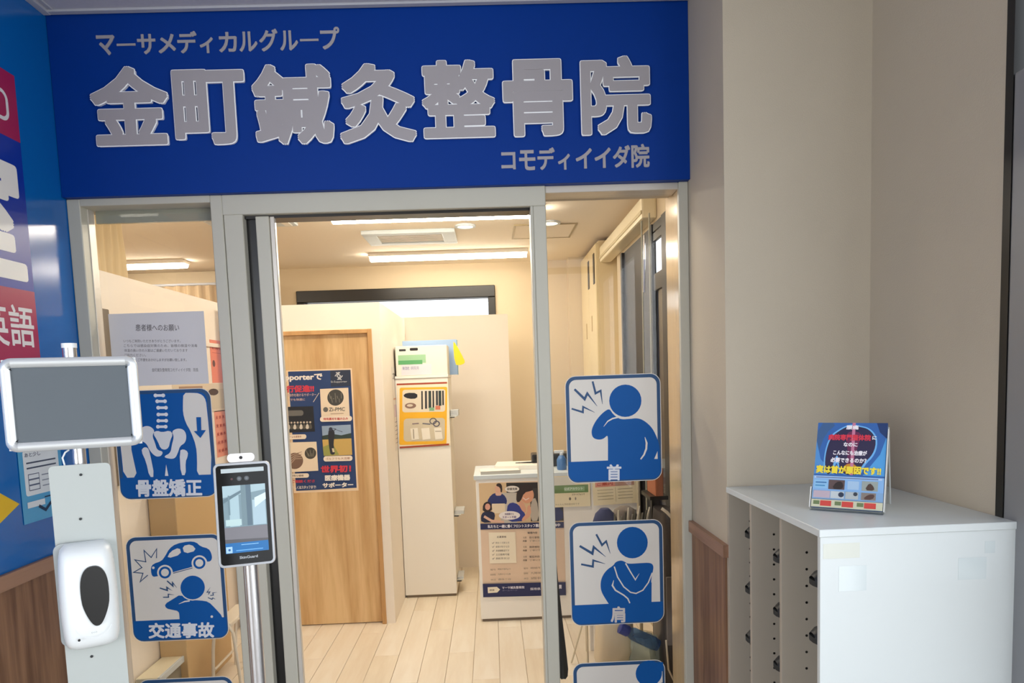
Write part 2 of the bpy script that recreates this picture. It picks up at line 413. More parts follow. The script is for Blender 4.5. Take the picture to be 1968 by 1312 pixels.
# ------------------------------------------------------------------ shop front: fixed panes, sliding door
GY = 3.19
TOPZ = SB
X_L0, X_L1 = LX + 0.001, -1.725
X_P0, X_P1 = atY(404, 400, FY).x, atY(465, 412, FY).x
X_S0, X_S1 = atY(487, 412, FY).x, atY(523, 412, FY).x
X_M0, X_M1 = atY(1019, 400, FY).x, atY(1049, 400, FY).x
X_R0 = atY(1305, 400, FY).x
LINT = atY(740, 404, FY).z
w1 = sroot('window_1', label='fixed pane left of the sliding door')
pbox('jamb', (X_L0, FY, 0), (X_L1, GY + 0.01, TOPZ), M_ALU, w1, 0.003, 1)
pbox('jamb_inner', (X_L1 - 0.002, FY + 0.05, 0), (X_L1 + 0.004, GY + 0.01, TOPZ - 0.03), M_ALUW, w1, 0.001, 1)
pbox('head', (X_L1, FY, TOPZ - 0.03), (X_P0, GY + 0.03, TOPZ), M_ALU, w1, 0.002, 1)
pbox('bottom_rail', (X_L1, FY, 0), (X_P0, GY + 0.03, 0.07), M_ALU, w1, 0.002, 1)
pbox('post', (X_P0, FY, 0), (X_P0 + 0.05, GY + 0.03, TOPZ), M_ALU, w1, 0.003, 1)
pbox('pane', (X_L1, GY - 0.003, 0.07), (X_P0, GY + 0.003, TOPZ - 0.03), M_GLASS, w1)
pbox('frosted_band', (X_L1 + 0.012, GY + 0.005, atY(300, 426, GY).z), (X_P0, GY + 0.02, TOPZ - 0.03), M_FROST, w1)
d1 = sroot('door_1', label='open automatic sliding door of the clinic')
pbox('post', (X_P0 + 0.052, FY + 0.004, 0), (X_P1, GY + 0.02, LINT + 0.01), M_ALU, d1, 0.003, 1)
pbox('lintel', (X_P0 + 0.05, FY, LINT), (X_M1, GY + 0.03, TOPZ), M_ALU, d1, 0.003, 1)
pbox('door_track', (X_P1, FY + 0.03, LINT - 0.012), (X_M0, GY + 0.03, LINT), M_DARKFR, d1)
pbox('dark_gap_fill', (X_P1, FY + 0.05, 0.01), (X_S0 + 0.003, FY + 0.07, LINT), M_BLACK, d1)  # black box standing for the dark gap between post and door leaf
pbox('door_stile', (X_S0, FY + 0.02, 0.01), (X_S1 - 0.022, FY + 0.055, LINT - 0.004), M_ALU, d1, 0.004, 2)
pbox('door_stile', (X_S1 - 0.021, FY + 0.028, 0.01), (X_S1, FY + 0.055, LINT - 0.004), M_ALUW, d1, 0.003, 1)
pbox('mullion', (X_M0, FY, 0), (X_M0 + 0.012, GY + 0.02, LINT), M_ALU, d1, 0.002, 1)
w2 = sroot('window_2', label='fixed pane right of the sliding door')
pbox('post', (X_M0 + 0.0125, FY, 0), (X_M1, GY + 0.02, LINT), M_ALU, w2, 0.003, 1)
pbox('head', (X_M1, FY + 0.01, TOPZ - 0.03), (X_R0, GY + 0.03, TOPZ), M_ALUW, w2, 0.002, 1)
pbox('bottom_rail', (X_M1, FY, 0), (X_R0, GY + 0.03, 0.07), M_ALU, w2, 0.002, 1)
pbox('jamb', (X_R0, FY, 0), (RX - 0.001, FY + 0.03, TOPZ), M_ALU, w2, 0.003, 1)
pbox('jamb_inner', (X_R0 + 0.001, FY + 0.031, 0), (RX + 0.018, 3.34, TOPZ), mat('cream_gloss_jamb', '#c9b292', 0.15, metal=0.3), w2, 0.002, 1)
pbox('pane', (X_M1, GY - 0.003, 0.07), (X_R0, GY + 0.003, TOPZ - 0.03), M_GLASS, w2)

# ------------------------------------------------------------------ clinic shell
S = 1.1
BY = 6.76                                  # rear wall
DY = atZ(735, 1198, 0).y                   # partition with the oak door
EY = 6.04                                  # short rear partition
RW = 0.995                                 # right clinic wall
fl = sroot('floor.001', label='pale laminate plank floor of the clinic')
M_PL = [wood('plank_%d' % i, a, b, 0.35, (9, 1.0, 9), i * 3.1) for i, (a, b) in enumerate((('#e6d6bf', '#f2e6d2'), ('#eadbc5', '#f4ead9'), ('#e2d1b8', '#efe2cc')))]
struct('floor.002', [((-3.75, 3.301, -0.2), (RW + .15, 7.0, -0.006))], mat('plank_joint', '#b39a7c', 0.8))
PWD, PLN = 0.152, 1.21
protos = [MB().box((-PWD / 2 + .0012, -PLN / 2 + .0012, -0.006), (PWD / 2 - .0012, PLN / 2 - .0012, 0.0)).build('plank', m, fl, bevel=0.0015, seg=1) for m in M_PL]
for p in protos: p.location = (-20, -20, -5)
first = list(protos)
ix = 0
x = -3.66
while x < RW:
    y = 3.31 - (0.0 if ix % 3 == 0 else 0.4 if ix % 3 == 1 else 0.8)
    while y < 6.9:
        yc = y + PLN / 2
        if yc - PLN / 2 > 3.29 and yc + PLN / 2 < 7.0:
            k = random.randrange(3)
            if first and protos[k] in first: o = protos[k]; first.remove(o)
            else: o = protos[k].copy(); COL.objects.link(o); o.parent = fl
            o.location = (x + PWD / 2, yc, 0)
        else:
            a, b = max(y, 3.302), min(y + PLN, 6.99)
            if b - a > 0.05: pbox('plank', (x + .0012, a + .0012, -0.006), (x + PWD - .0012, b - .0012, 0), M_PL[random.randrange(3)], fl)
        y += PLN
    x += PWD; ix += 1
struct('ceiling.001', [((-3.75, 3.305, KZ), (RW + .15, 7.0, KZ + 0.1))], M_CCEIL)
struct('wall_header_inside', [((-3.75, 3.301, SB), (1.6, 3.335, KZ))], M_CWALL)
struct('wall_clinic_left', [((-3.75, 3.3, 0), (-3.65, 7.0, KZ))], M_CWALL)
struct('wall_left_front', [((-3.65, 3.2, 0), (LX - 0.101, 3.3, KZ))], M_CWALL)
# rear wall with the wide window
kw = atY(570, 560, BY); kr = atY(951, 548, BY)
wx0, wx1, wz1, wz0 = kw.x, kr.x, (kw.z + kr.z) / 2, 1.3
struct('wall_rear', [((-3.65, BY, 0), (wx0, 7.0, KZ)), ((wx1, BY, 0), (RW + .15, 7.0, KZ)), ((wx0, BY, 0), (wx1, 7.0, wz0)), ((wx0, BY, wz1), (wx1, 7.0, KZ))], M_CWALL)
w3 = sroot('window_3', label='wide black framed window high in the rear wall')
pbox('head', (wx0, BY - 0.03, wz1 - 0.11), (wx1, BY + 0.12, wz1), M_DARKFR, w3, 0.006, 1)
pbox('jamb', (wx0, BY - 0.03, wz0), (wx0 + 0.07, BY + 0.12, wz1 - 0.11), M_DARKFR, w3, 0.006, 1)
pbox('jamb', (wx1 - 0.07, BY - 0.03, wz0), (wx1, BY + 0.12, wz1 - 0.11), M_DARKFR, w3, 0.006, 1)
pbox('sill', (wx0, BY - 0.03, wz0), (wx1, BY + 0.12, wz0 + 0.07), M_DARKFR, w3, 0.006, 1)
pbox('pane', (wx0 + 0.07, BY + 0.05, wz0 + 0.07), (wx1 - 0.07, BY + 0.056, wz1 - 0.11), M_GLASS, w3)
rp = atY(1091, 600, BY)
struct('wall_pier', [((rp.x, BY - 0.16, 0), (RW + .1, BY, KZ))], M_CWALL)
# partitions (lower than the ceiling)
PT = atY(737, 580, DY).z
px_r = atY(740, 800, DY).x
dx1 = atY(733, 900, DY).x - 0.012; dx1 = atY(720, 900, DY).x
dz1 = atY(700, 640, DY).z
dx0 = dx1 - 0.84
fr = 0.028
struct('wall_partition', [((dx0 - 0.12, DY, 0), (dx0 - fr, DY + 0.09, PT)), ((dx1 + fr, DY, 0), (px_r, DY + 0.09, PT)), ((dx0 - fr, DY, dz1 + fr), (dx1 + fr, DY + 0.09, PT)),
                          ((px_r - 0.09, DY + 0.09, 0), (px_r, EY, PT))], M_CPART)
bx1 = atY(979, 700, EY).x
struct('wall_partition_rear', [((px_r - 0.09, EY, 0), (bx1, EY + 0.08, atY(975, 603, EY).z))], M_CPART)
LPX = -1.80
lpz = atX(300, 549, LPX).z
struct('wall_partition_left', [((LPX - 0.08, 3.3, 0), (LPX, 4.85, lpz))], M_CPART)
struct('trim_5', [((LPX, 3.3, lpz - 0.30), (LPX + 0.012, 4.85, lpz - 0.275))], M_CPART, 0.002)
d2 = sroot('door_2', label='light oak interior door')
pbox('door_leaf', (dx0, DY + 0.022, 0.008), (dx1, DY + 0.058, dz1), M_DOOR, d2, 0.001, 1)
pbox('door_frame', (dx1, DY - 0.012, 0), (dx1 + fr, DY + 0.09, dz1 + fr), M_DOORF, d2, 0.002, 1)
pbox('door_frame', (dx0 - fr, DY - 0.012, 0), (dx0, DY + 0.09, dz1 + fr), M_DOORF, d2, 0.002, 1)
pbox('door_frame', (dx0, DY - 0.012, dz1), (dx1, DY + 0.09, dz1 + fr), M_DOORF, d2, 0.002, 1)
hb = MB().box((dx0 + 0.04, DY - 0.008, 0.85), (dx0 + 0.06, DY + 0.006, 1.15)).box((dx0 + .045, DY + .004, .87), (dx0 + .055, DY + .022, .89)).box((dx0 + .045, DY + .004, 1.11), (dx0 + .055, DY + .022, 1.13))
hb.build('door_handle', M_CHROME, d2, bevel=0.002)
# right clinic wall: black framed window next to a cream pier
yb = atX(1199, 600, RW).y; ya = 3.34; yp = atX(1188, 600, RW).y
zw = atX(1250, 415, RW).z
struct('wall_clinic_right', [((RW, yb, 0), (RW + .1, yp, KZ)), ((RW, ya, 2.52), (RW + .1, yb, KZ)), ((RW, ya, 0), (RW + .1, yb, 0.3))], M_CWALL)
struct('wall_recess', [((RW + .1, yp - .05, 0), (RW + .15, BY, KZ))], M_CWALL)
w4 = sroot('window_4', label='black framed side window of the clinic')
M_PANEL = mat('black_satin_panel', '#1d1d21', 0.4, var=0.15, scale=2, spec=0.25)
y1_ = atX(1256, 500, RW).y; y2_ = atX(1278, 500, RW).y
pbox('frame', (RW - 0.02, yb - 0.05, 0.3), (RW + 0.01, yb, 2.52), M_DARKFR, w4, 0.004, 1)
pbox('dark_panel', (RW, y1_ + .02, 0.3), (RW + 0.008, yb - 0.05, 2.52), M_PANEL, w4)
pbox('frame', (RW - 0.02, ya, 0.3), (RW + 0.01, y2_, 2.52), M_DARKFR, w4, 0.004, 1)
pbox('frame', (RW - 0.02, y1_ - 0.03, 0.3), (RW + 0.01, y1_ + .02, 2.52), M_DARKFR, w4, 0.004, 1)
za = atX(1270, 455, RW).z; zb = atX(1270, 520, RW).z
for z0, z1 in ((0.3, 0.4), (zb - 0.10, zb), (za, za + 0.05), (2.47, 2.52)):
    pbox('rail', (RW - 0.01, y2_, z0), (RW + 0.01, y1_ - 0.03, z1), M_DARKFR, w4, 0.003, 1)
pbox('pane', (RW + 0.0, y2_, 0.4), (RW + 0.005, y1_ - 0.03, 2.47), M_GLASS, w4)
pbox('lower_film', (RW + 0.006, y2_, 0.4), (RW + 0.009, y1_ - 0.03, zb - 0.1), mat('dark_blue_film', '#1b2238', 0.3), w4)

# ------------------------------------------------------------------ clinic ceiling fittings
def lamp(p0, p1, label):
    a, b = (atZ(*p0, KZ), atZ(*p1, KZ)) if len(p0) == 2 else (Vector(p0), Vector(p1)); y = (a.y + b.y) / 2
    t = thing('ceiling_lamp', label, 'ceiling lamp', ((a.x + b.x) / 2, y, KZ), group='long ceiling lamps of the clinic'); L = abs(b.x - a.x) / 2
    pbox('lamp_base', (-L, -0.075, -0.03), (L, 0.075, 0), M_WHITE2, t, 0.004, 1)
    b_ = MB(); prof = [(0.06 * math.cos(a_), -0.03 - 0.035 * math.sin(a_)) for a_ in [PI * k / 8 for k in range(9)]]
    n = len(prof); b_.add([(-L + .01, p[0], p[1]) for p in prof] + [(L - .01, p[0], p[1]) for p in prof], [(i, i + 1, i + 1 + n, i + n) for i in range(n - 1)] + [tuple(range(n)), tuple(range(n, 2 * n))])
    b_.build('diffuser', M_LAMP, t)
lamp((708, 487), (1013, 481), 'long ceiling lamp farther inside, in front of the rear window')
lamp((636, 411), (1044, 398), 'long ceiling lamp just inside the doorway')
lamp((-1.05, 3.75, KZ), (.32, 3.75, KZ), 'unseen long ceiling lamp added behind the sign to brighten the clinic front')  # out-of-view lamp added to brighten the ceiling and door partition
lamp((-3.3, 4.3, KZ), (-1.95, 4.3, KZ), 'unseen long ceiling lamp added behind the sign to brighten the left side')  # added out of view to lift the light behind the left pane
lamp((170, 506), (358, 500), 'long ceiling lamp seen through the left pane')
def ring(z0, z1, ro, ri, m, name, parent): return MB().lathe([(ri, z1), (ri, z0), (ro, z0), (ro, z1)], 24).build(name, m, parent)
c = atZ(790, 452, KZ)
ac = thing('ceiling_vent', 'white framed rectangular ventilation grille on the clinic ceiling', 'vent', c)
for a, b in (((-.34, -.22, -.03), (.34, -.15, 0)), ((-.34, .15, -.03), (.34, .22, 0)), ((-.34, -.15, -.03), (-.24, .15, 0)), ((.24, -.15, -.03), (.34, .15, 0))):
    pbox('frame_side', a, b, M_WHITE, ac, 0.006, 2)
pbox('backing', (-.24, -.15, -.006), (.24, .15, 0), mat('grille_grey', '#bfb8a6', .6), ac)
for i in range(7): pbox('louvre', (-.24, -.135 + i * .041, -.022), (.24, -.112 + i * .041, -.012), M_WHITE2, ac)
c = atZ(894, 433, KZ)
dl = thing('downlight', 'small round ceiling downlight beside the ventilation grille', 'ceiling lamp', c)
ring(-.012, 0, .075, .055, M_WHITE, 'rim', dl)
MB().lathe([(.055, -.004), (.055, -.009)], 24).build('lens', mat('downlight_glow', '#fff0d0', .4, emit=3.0), dl)
c = atZ(1057, 427, KZ)
dl = thing('downlight', 'small round ceiling downlight seen through the right pane', 'ceiling lamp', c)
ring(-.012, 0, .075, .055, M_WHITE, 'rim', dl)
MB().lathe([(.055, -.004), (.055, -.009)], 24).build('lens', MC['downlight_glow'], dl)
h0 = atZ(985, 448, KZ); h1 = atZ(1100, 446, KZ); h2 = atZ(1092, 458, KZ)
ht = thing('ceiling_hatch', 'square ceiling access hatch near the right wall of the clinic', 'hatch', ((h0.x + h1.x) / 2, h0.y - .05, KZ)); L = (h1.x - h0.x) / 2
mh = mat('hatch_edge', '#a8946c', .5)
for a, b in (((-L, -.25, -.008), (L, -.235, 0)), ((-L, .235, -.008), (L, .25, 0)), ((-L, -.235, -.008), (-L + .015, .235, 0)), ((L - .015, -.235, -.008), (L, .235, 0))): pbox('edge', a, b, mh, ht)
pbox('hatch_panel', (-L + .015, -.235, -.005), (L - .015, .235, 0), M_CCEIL, ht)
c = atZ(560, 424, KZ)
vt = thing('air_conditioner', 'ceiling air conditioner corner with dark louvres above the oak door', 'air conditioner', (c.x - .25, c.y - .22, KZ))
pbox('cassette', (-.28, -.28, -.025), (.28, .28, 0), M_WHITE, vt, .01, 2)
for i in range(5): pbox('louvre', (-.2 + i * .04, .02, -.03), (-.18 + i * .04, .22, -.024), M_DARKFR, vt)
pbox('flap', (.2, -.2, -.03), (.25, .24, -.024), M_WHITE2, vt, .002, 1)

# ------------------------------------------------------------------ roller blind on the right wall
b0 = atX(1168, 462, RW); b1 = atX(1262, 372, RW)
b0.y = min(b0.y, atZ(1146, 462, KZ - .03).y - .03)
rb = thing('roller_blind', 'cream roller blind box high on the right clinic wall with two pull cords', 'blind', (RW - .045, (b0.y + b1.y) / 2, 2.60)); L = b0.y - b1.y
pbox('blind_box', (-.045, -L / 2, -.06), (.045, L / 2, .06), mat('blind_cream', '#ecdfbe', .4), rb, .012, 2)
pbox('blind_shadow_strip', (-.05, -L / 2, -.035), (-.044, L / 2, -.015), mat('blind_shadow_line', '#c7b78f', .5), rb)  # darker strip put in as a shadow line along the blind box
for xpx, zl in ((1241, 0.9), (1256, 0.75)):
    yy = atX(xpx, 600, RW - .06).y - (b0.y + b1.y) / 2
    MB().tube([(-.03, yy, -.06), (-.032, yy, -1.0), (-.03, yy + .004, -1.9)], .005, 6).build('pull_cord', mat('cord_grey', '#a9a592', .5), rb)
yy = atX(1246, 520, RW - .06).y - (b0.y + b1.y) / 2
MB().tube([(-.035, yy, -.16), (-.04, yy - .02, -.30), (-.035, yy + .03, -.48)], .007, 6).build('cord_clip', M_CHROME, rb)

# ------------------------------------------------------------------ tall locker cabinet at the right
cc = atZ(1146, 462, KZ - .03)
lk = thing('tall_cabinet', 'tall cream cabinet with dark slot handles in the far right corner', 'cabinet', (cc.x, cc.y, 0))
M_LOCK = mat('cream_cabinet', '#ddc79c', .45)
pbox('body', (.012, 0, 0), (RW + .098 - cc.x, BY - .165 - cc.y, KZ - .03), M_LOCK, lk, .003, 1)
ldy = BY - .165 - cc.y
for i in range(2):
    dr = pbox('door', (-.008, i * ldy / 2 + .003, .06), (.012, (i + 1) * ldy / 2 - .003, KZ - .05), mat('cream_cabinet_door', '#e2cfa4', .4), lk, .002, 1)
for (x0, ya0, yb0) in ((1140.5, 487, 547), (1130.5, 502, 557)):
    p = atX(x0, ya0, cc.x - .01); q = atX(x0, yb0, cc.x - .01)
    pbox('slot_handle', (-.014, p.y - cc.y - .035, q.z), (-.006, p.y - cc.y + .035, p.z), mat('slot_dark', '#3a2e1c', .5), lk, .003, 1)
    p = atX(x0 - 3, ya0 + 120, cc.x - .01); q = atX(x0 - 3, ya0 + 150, cc.x - .01)
    pbox('lock_plate', (-.012, p.y - cc.y - .012, q.z), (-.006, p.y - cc.y + .012, p.z), mat('slot_tan', '#b89c68', .5), lk)

# ------------------------------------------------------------------ curtains behind the left pane
def curtain(name, label, x0, y0, x1, y1, z0, z1, folds, amp, m, cat='curtain', jag=0):
    t = thing(name, label, cat, (x0, y0, 0)); d = Vector((x1 - x0, y1 - y0, 0)); L = d.length; u = d / L; nrm = Vector((-u.y, u.x, 0))
    b = MB(); n = folds * 8; rows = 6; vs = []
    for r in range(rows + 1):
        z = z0 + (z1 - z0) * r / rows
        for i in range(n + 1):
            s = i / n; a = amp * math.sin(2 * PI * folds * s) * (0.6 + 0.4 * (1 - r / rows)) + amp * .3 * math.sin(9.1 * s + r)
            p = u * L * s + nrm * a; vs.append((p.x, p.y, z))
    fs = [(r * (n + 1) + i, r * (n + 1) + i + 1, (r + 1) * (n + 1) + i + 1, (r + 1) * (n + 1) + i) for r in range(rows) for i in range(n)]
    b.add(vs, fs).build('cloth', m, t, smooth=True)
    MB().tube([(0, 0, z1 + .012), (u.x * L, u.y * L, z1 + .012)], .012, 8).build('curtain_rail', M_TRIM, t)
    return t
curtain('curtain', 'cream pleated curtain high behind the left pane, next to the left frame', -2.02, 3.55, -2.02, 4.02, 2.1, 2.70, 7, .02, M_CURT)
curtain('curtain', 'taupe curtain added at the rear wall, imitating reflected streaks in the left pane', -3.6, BY - .15, -2.05, BY - .15, .01, 2.6, 16, .03, M_CURT2)  # added to give the streaks that reflections draw on the pane

# ------------------------------------------------------------------ stickers on the glass
def sticker(px_left, top_z, w=0.434, h=0.489, label=''):
    return thing('window_sticker', label, 'sticker', (px_left, GY - 0.0035, top_z), FACE)
def sheet_base(t, w, h, band_v=None, rad=.045, bord=.0155):
    MB().prism([(x, y) for x, y in rrect(-.003, -h - .003, w + .003, .003, rad + .003)], 0.0, .0008).build('backing_film', M_STICKW, t)
    a = Art(z=.0012)
    a.shape(rrect(0, -h, w, 0, rad), M_STICKD)
    return a
def bolt(a, pts, k=1.0, m=None): a.line(pts, [13 * k, 15 * k, 13 * k, 2 * k], m or M_STICKD)
sx = lambda v: v
SW, SH = .434, .489
def T1(x, y): return ((x - 203 - .025 * (y - 100)) / 795 * SW, -(y - 112 + .034 * (x - 205)) / 897 * SH)
def T2(x, y): return ((x - 196 - .025 * (y - 180)) / 672 * SW, -(y - 178 + .04 * (x - 200)) / 732 * SH)
def T3(x, y): return ((x - (79 + .045 * (y - 600))) / 609 * SW, -(y - 552 + .03 * (x - 100)) / 691 * SH)
def T4(x, y): return ((x - 133 - .072 * (y - 950)) / 657 * SW, -(y - 297 + .03 * (x - 85)) / 735 * SH)
def panel(a, h, bandfrac, m=M_STICKW, b=.0155, r=.032):
    zb = -SH * bandfrac; pts = []
    for cx, cy, a0 in ((SW - b - r, -b - r, 0), (b + r, -b - r, 90)):
        for k in range(7):
            an = math.radians(a0 + 90 * k / 6); pts.append((cx + r * math.cos(an), cy + r * math.sin(an)))
    pts += [(b, zb), (SW - b, zb)]
    T = a.T; a.T = lambda x, y: (x, y); a.shape(pts, m)
    a.shape([(.004, zb), (.004, -h + .04), (.012, -h + .02), (.03, -h + .006), (SW - .03, -h + .006), (SW - .012, -h + .02), (SW - .004, -h + .04), (SW - .004, zb)], M_STICKB); a.T = T
# neck
XR = .340
s1 = sticker(XR, 1.645, label='blue and white window sticker with a figure holding its neck, 首 below')
a = sheet_base(s1, SW, SH); a.T = T1; panel(a, SH, .80)
a.shape(smoothpoly([(575, 378), (530, 402), (480, 452), (440, 512), (420, 570), (432, 625), (480, 642), (525, 634), (558, 600), (562, 640), (562, 760), (562, 870), (780, 870), (1000, 870), (1003, 720), (985, 640), (940, 545), (880, 488), (820, 458), (740, 466), (680, 470), (640, 455), (600, 420)], 2), M_STICKB)
a.shape(circ(708, 313, 148), M_STICKW).shape(circ(708, 313, 136), M_STICKB)
a.line([(645, 452), (600, 462), (560, 485), (525, 530)], [12, 12, 10, 3], M_STICKW)
a.line([(875, 620), (890, 670), (887, 720), (868, 770), (840, 808)], [4, 16, 16, 14, 12], M_STICKW)
a.shape([(983, 740), (955, 806), (985, 806)], M_STICKW)
bolt(a, [(280, 215), (365, 298), (388, 250), (470, 357)], 1.4); bolt(a, [(432, 150), (457, 250), (500, 228), (515, 340)], 1.2); bolt(a, [(255, 378), (350, 408), (352, 362), (450, 410)], 1.1)
a.text('首', 552, 850, 676, 988, '#d9dde6', .03); a.build('pictogram', s1)
# shoulder
s2 = sticker(XR - .001, .967, label='blue and white window sticker with a figure clutching its shoulder, 肩 below')
a = sheet_base(s2, SW, SH); a.T = T2; panel(a, SH, .80)
a.shape(smoothpoly([(515, 478), (530, 452), (570, 440), (600, 452), (618, 466), (700, 462), (785, 457), (808, 480), (803, 520), (790, 575), (792, 650), (795, 780), (500, 780), (455, 715), (424, 660), (420, 600), (435, 550), (470, 505)], 2), M_STICKB)
a.shape(rect(700, 600, 794, 770), M_STICKB)
a.shape(circ(652, 315, 112), M_STICKB)
a.line([(521, 485), (545, 560), (590, 630), (640, 670), (680, 678), (730, 655), (770, 600), (798, 530)], 9, M_STICKW)
a.line([(603, 462), (640, 525), (675, 580), (703, 535)], [10, 9, 8, 2], M_STICKW)
a.line([(517, 583), (507, 620), (530, 655), (590, 690), (620, 715), (635, 748)], [3, 12, 11, 10, 10, 9], M_STICKW)
bolt(a, [(270, 338), (362, 392), (372, 345), (458, 415)], 1.2); bolt(a, [(390, 255), (432, 332), (462, 305), (492, 392)]); bolt(a, [(280, 468), (365, 485), (368, 440), (455, 465)])
a.text('肩', 495, 770, 602, 888, '#cfc9c6', .03); a.build('pictogram', s2)
# next one, cut by the photo's edge
s3 = sticker(XR - .002, .291, label='blue and white window sticker lowest on the right pane, mostly below the picture')
a = sheet_base(s3, SW, SH); panel(a, SH, .80)
a.shape(rect(SW - .14, -.11, SW - .01, -.0156), M_STICKW); a.shape(circ(SW - .075, -.062, .063), M_STICKB); a.shape(rect(SW - .075, -.055, SW - .006, -.010), M_STICKB)
a.shape(smoothpoly([(.12, -.38), (.15, -.2), (.28, -.16), (.40, -.2), (.42, -.40)], 2), M_STICKB)
a.build('pictogram', s3)
# pelvis
XL = -1.703
s4 = sticker(XL + .002, 1.651, label='blue window sticker showing pelvis bones and a down arrow, 骨盤矯正 below')
a = sheet_base(s4, SW, SH); a.T = T3; panel(a, SH, .80, M_STICKB)
a.shape(smoothpoly([(520, 562), (575, 562), (620, 565), (652, 590), (664, 640), (690, 1086), (640, 1087), (590, 1088), (594, 985), (590, 900), (560, 810), (528, 750), (514, 690), (515, 630)], 1), M_STICKW)
a.shape(smoothpoly([(225, 572), (150, 575), (120, 590), (100, 640), (104, 720), (112, 840), (120, 935), (130, 1103), (215, 1100), (195, 990), (180, 900), (195, 800), (225, 740), (235, 650)], 1), M_STICKW)
for x, y in ((370, 577), (380, 614), (385, 655), (385, 698), (384, 738), (380, 776)):
    a.shape(rrect(x - 33, y - 8, x + 33, y + 8, 7), '#dfe0e6'); a.shape(circ(x - 24, y, 12), '#dfe0e6'); a.shape(circ(x + 24, y, 12), '#dfe0e6')
BN = '#d9dade'
a.shape(smoothpoly([(322, 815), (350, 800), (380, 812), (430, 800), (448, 825), (430, 865), (420, 910), (395, 925), (368, 915), (352, 870)], 1), BN)
a.shape(smoothpoly([(240, 800), (265, 772), (305, 770), (337, 800), (318, 832), (335, 880), (345, 925), (385, 935), (370, 965), (335, 968), (300, 930), (280, 880), (240, 862)], 2), BN)
a.shape(smoothpoly([(440, 805), (480, 786), (518, 795), (534, 832), (525, 880), (490, 900), (478, 940), (455, 985), (400, 978), (388, 965), (430, 945), (440, 890), (455, 840)], 2), BN)
a.shape(smoothpoly([(246, 930), (262, 906), (288, 908), (300, 940), (325, 1098), (292, 1098), (275, 1000)], 1), BN)
a.shape(smoothpoly([(486, 930), (512, 920), (540, 938), (536, 972), (522, 1000), (522, 1088), (490, 1088)], 1), BN)
a.shape([(400, 1018), (412, 1092), (390, 1092)], BN)
a.shape([(598, 717), (627, 717), (627, 800), (656, 800), (620, 850), (580, 806), (601, 805)], M_STICKB)
a.text('骨盤矯正', 205, 1112, 622, 1226, '#dcdfe6', .035); a.build('pictogram', s4)
# traffic accident
s5 = sticker(XL + .006, .984, label='blue window sticker with a crashed car and a hurt figure, 交通事故 below')
a = sheet_base(s5, SW, SH); a.T = T4; panel(a, SH, .80)
a.shape(smoothpoly([(258, 505), (275, 480), (330, 462), (355, 430), (385, 375), (430, 342), (520, 325), (570, 332), (600, 362), (655, 378), (674, 410), (680, 445), (668, 468), (640, 470), (600, 480), (560, 500), (400, 543), (350, 560), (300, 568), (272, 572), (260, 548)], 1), M_STICKB)
a.shape(smoothpoly([(368, 446), (392, 395), (456, 366), (468, 416)], 1), M_STICKW).shape(smoothpoly([(474, 358), (538, 345), (574, 390), (490, 413)], 1), M_STICKW)
for x, y in ((355, 542), (592, 478)): a.shape(circ(x, y, 54), M_STICKW).shape(circ(x, y, 42), M_STICKB).shape(circ(x, y, 27), M_STICKW)
a.line([(412, 548), (545, 512)], 5, M_STICKD); a.shape(circ(276, 507, 9), M_STICKW)
a.line([(238, 558), (185, 605), (205, 545), (140, 538), (198, 505), (150, 450), (225, 465), (213, 385), (262, 435), (300, 375), (298, 440)], 6, M_STICKD)
a.shape(smoothpoly([(462, 697), (410, 730), (352, 765), (362, 795), (405, 806), (450, 816), (455, 860), (455, 912), (748, 905), (755, 862), (700, 798), (655, 752), (600, 742), (510, 738)], 1), M_STICKB)
a.shape(circ(546, 650, 92), M_STICKW).shape(circ(546, 650, 84), M_STICKB)
a.line([(525, 744), (490, 748), (450, 765)], [10, 9, 2], M_STICKW); a.shape(circ(678, 858, 9), M_STICKW)
bolt(a, [(370, 600), (410, 637), (408, 612), (438, 650)], .6); bolt(a, [(320, 650), (372, 668), (368, 645), (405, 670)], .6); bolt(a, [(342, 716), (380, 716), (378, 694), (418, 700)], .5)
for p in ([(668, 650), (645, 685), (665, 682), (655, 700)], [(715, 685), (685, 690), (690, 705), (668, 708)], [(705, 735), (685, 725), (680, 735), (652, 722)]): bolt(a, p[::-1], .4)
a.text('交通事故', 240, 896, 696, 1008, '#dcdfe6', .035); a.build('pictogram', s5)
s6 = sticker(XL + .008, .308, label='blue window sticker lowest on the left pane, only its top edge in view')
a = sheet_base(s6, SW, SH); panel(a, SH, .80); a.shape(circ(.2, -.2, .08), M_STICKB); a.build('pictogram', s6)
# notice sheet
nt_ = thing('paper_notice', 'white paper notice 患者様へのお願い taped on the left pane', 'notice', (-1.690, GY - .0035, 1.996), (PI / 2, 0, 0))
MB().prism(rect(0, -.323, .421, 0), 0, .0006).build('sheet', mat('notice_paper', '#d2d0d2', .7), nt_)
NS = .421 / 395.
a = Art(lambda x, y: ((x - 15 - .04 * (y - 70)) * .421 / 625, -(y - 78 + .03 * (x - 30)) * .323 / 432), z=.001)
GI = '#6f6c6e'
a.text('患者様へのお願い', 190, 138, 475, 178, GI, .01); a.build('heading', nt_); a = Art(a.T, z=.001)
for i, (t, x0, x1) in enumerate((('いつもご来院いただきありがとうございます。', 108, 480), ('こちらでは感染症対策のため、皆様の検温や消毒', 108, 590), ('体温の高い方の入室はご遠慮いただいております', 110, 525), ('ご協力ください。', 108, 250), ('ご不便をおかけしますがお願い致します。', 195, 515))):
    a.text(t, x0, 228 + i * 28, x1, 246 + i * 28, GI, .0)
a.build('body_text', nt_); a = Art(a.T, z=.001)
a.text('金町鍼灸整骨院コモディイイダ院　院長', 285, 398, 590, 420, GI); a.build('signature', nt_)

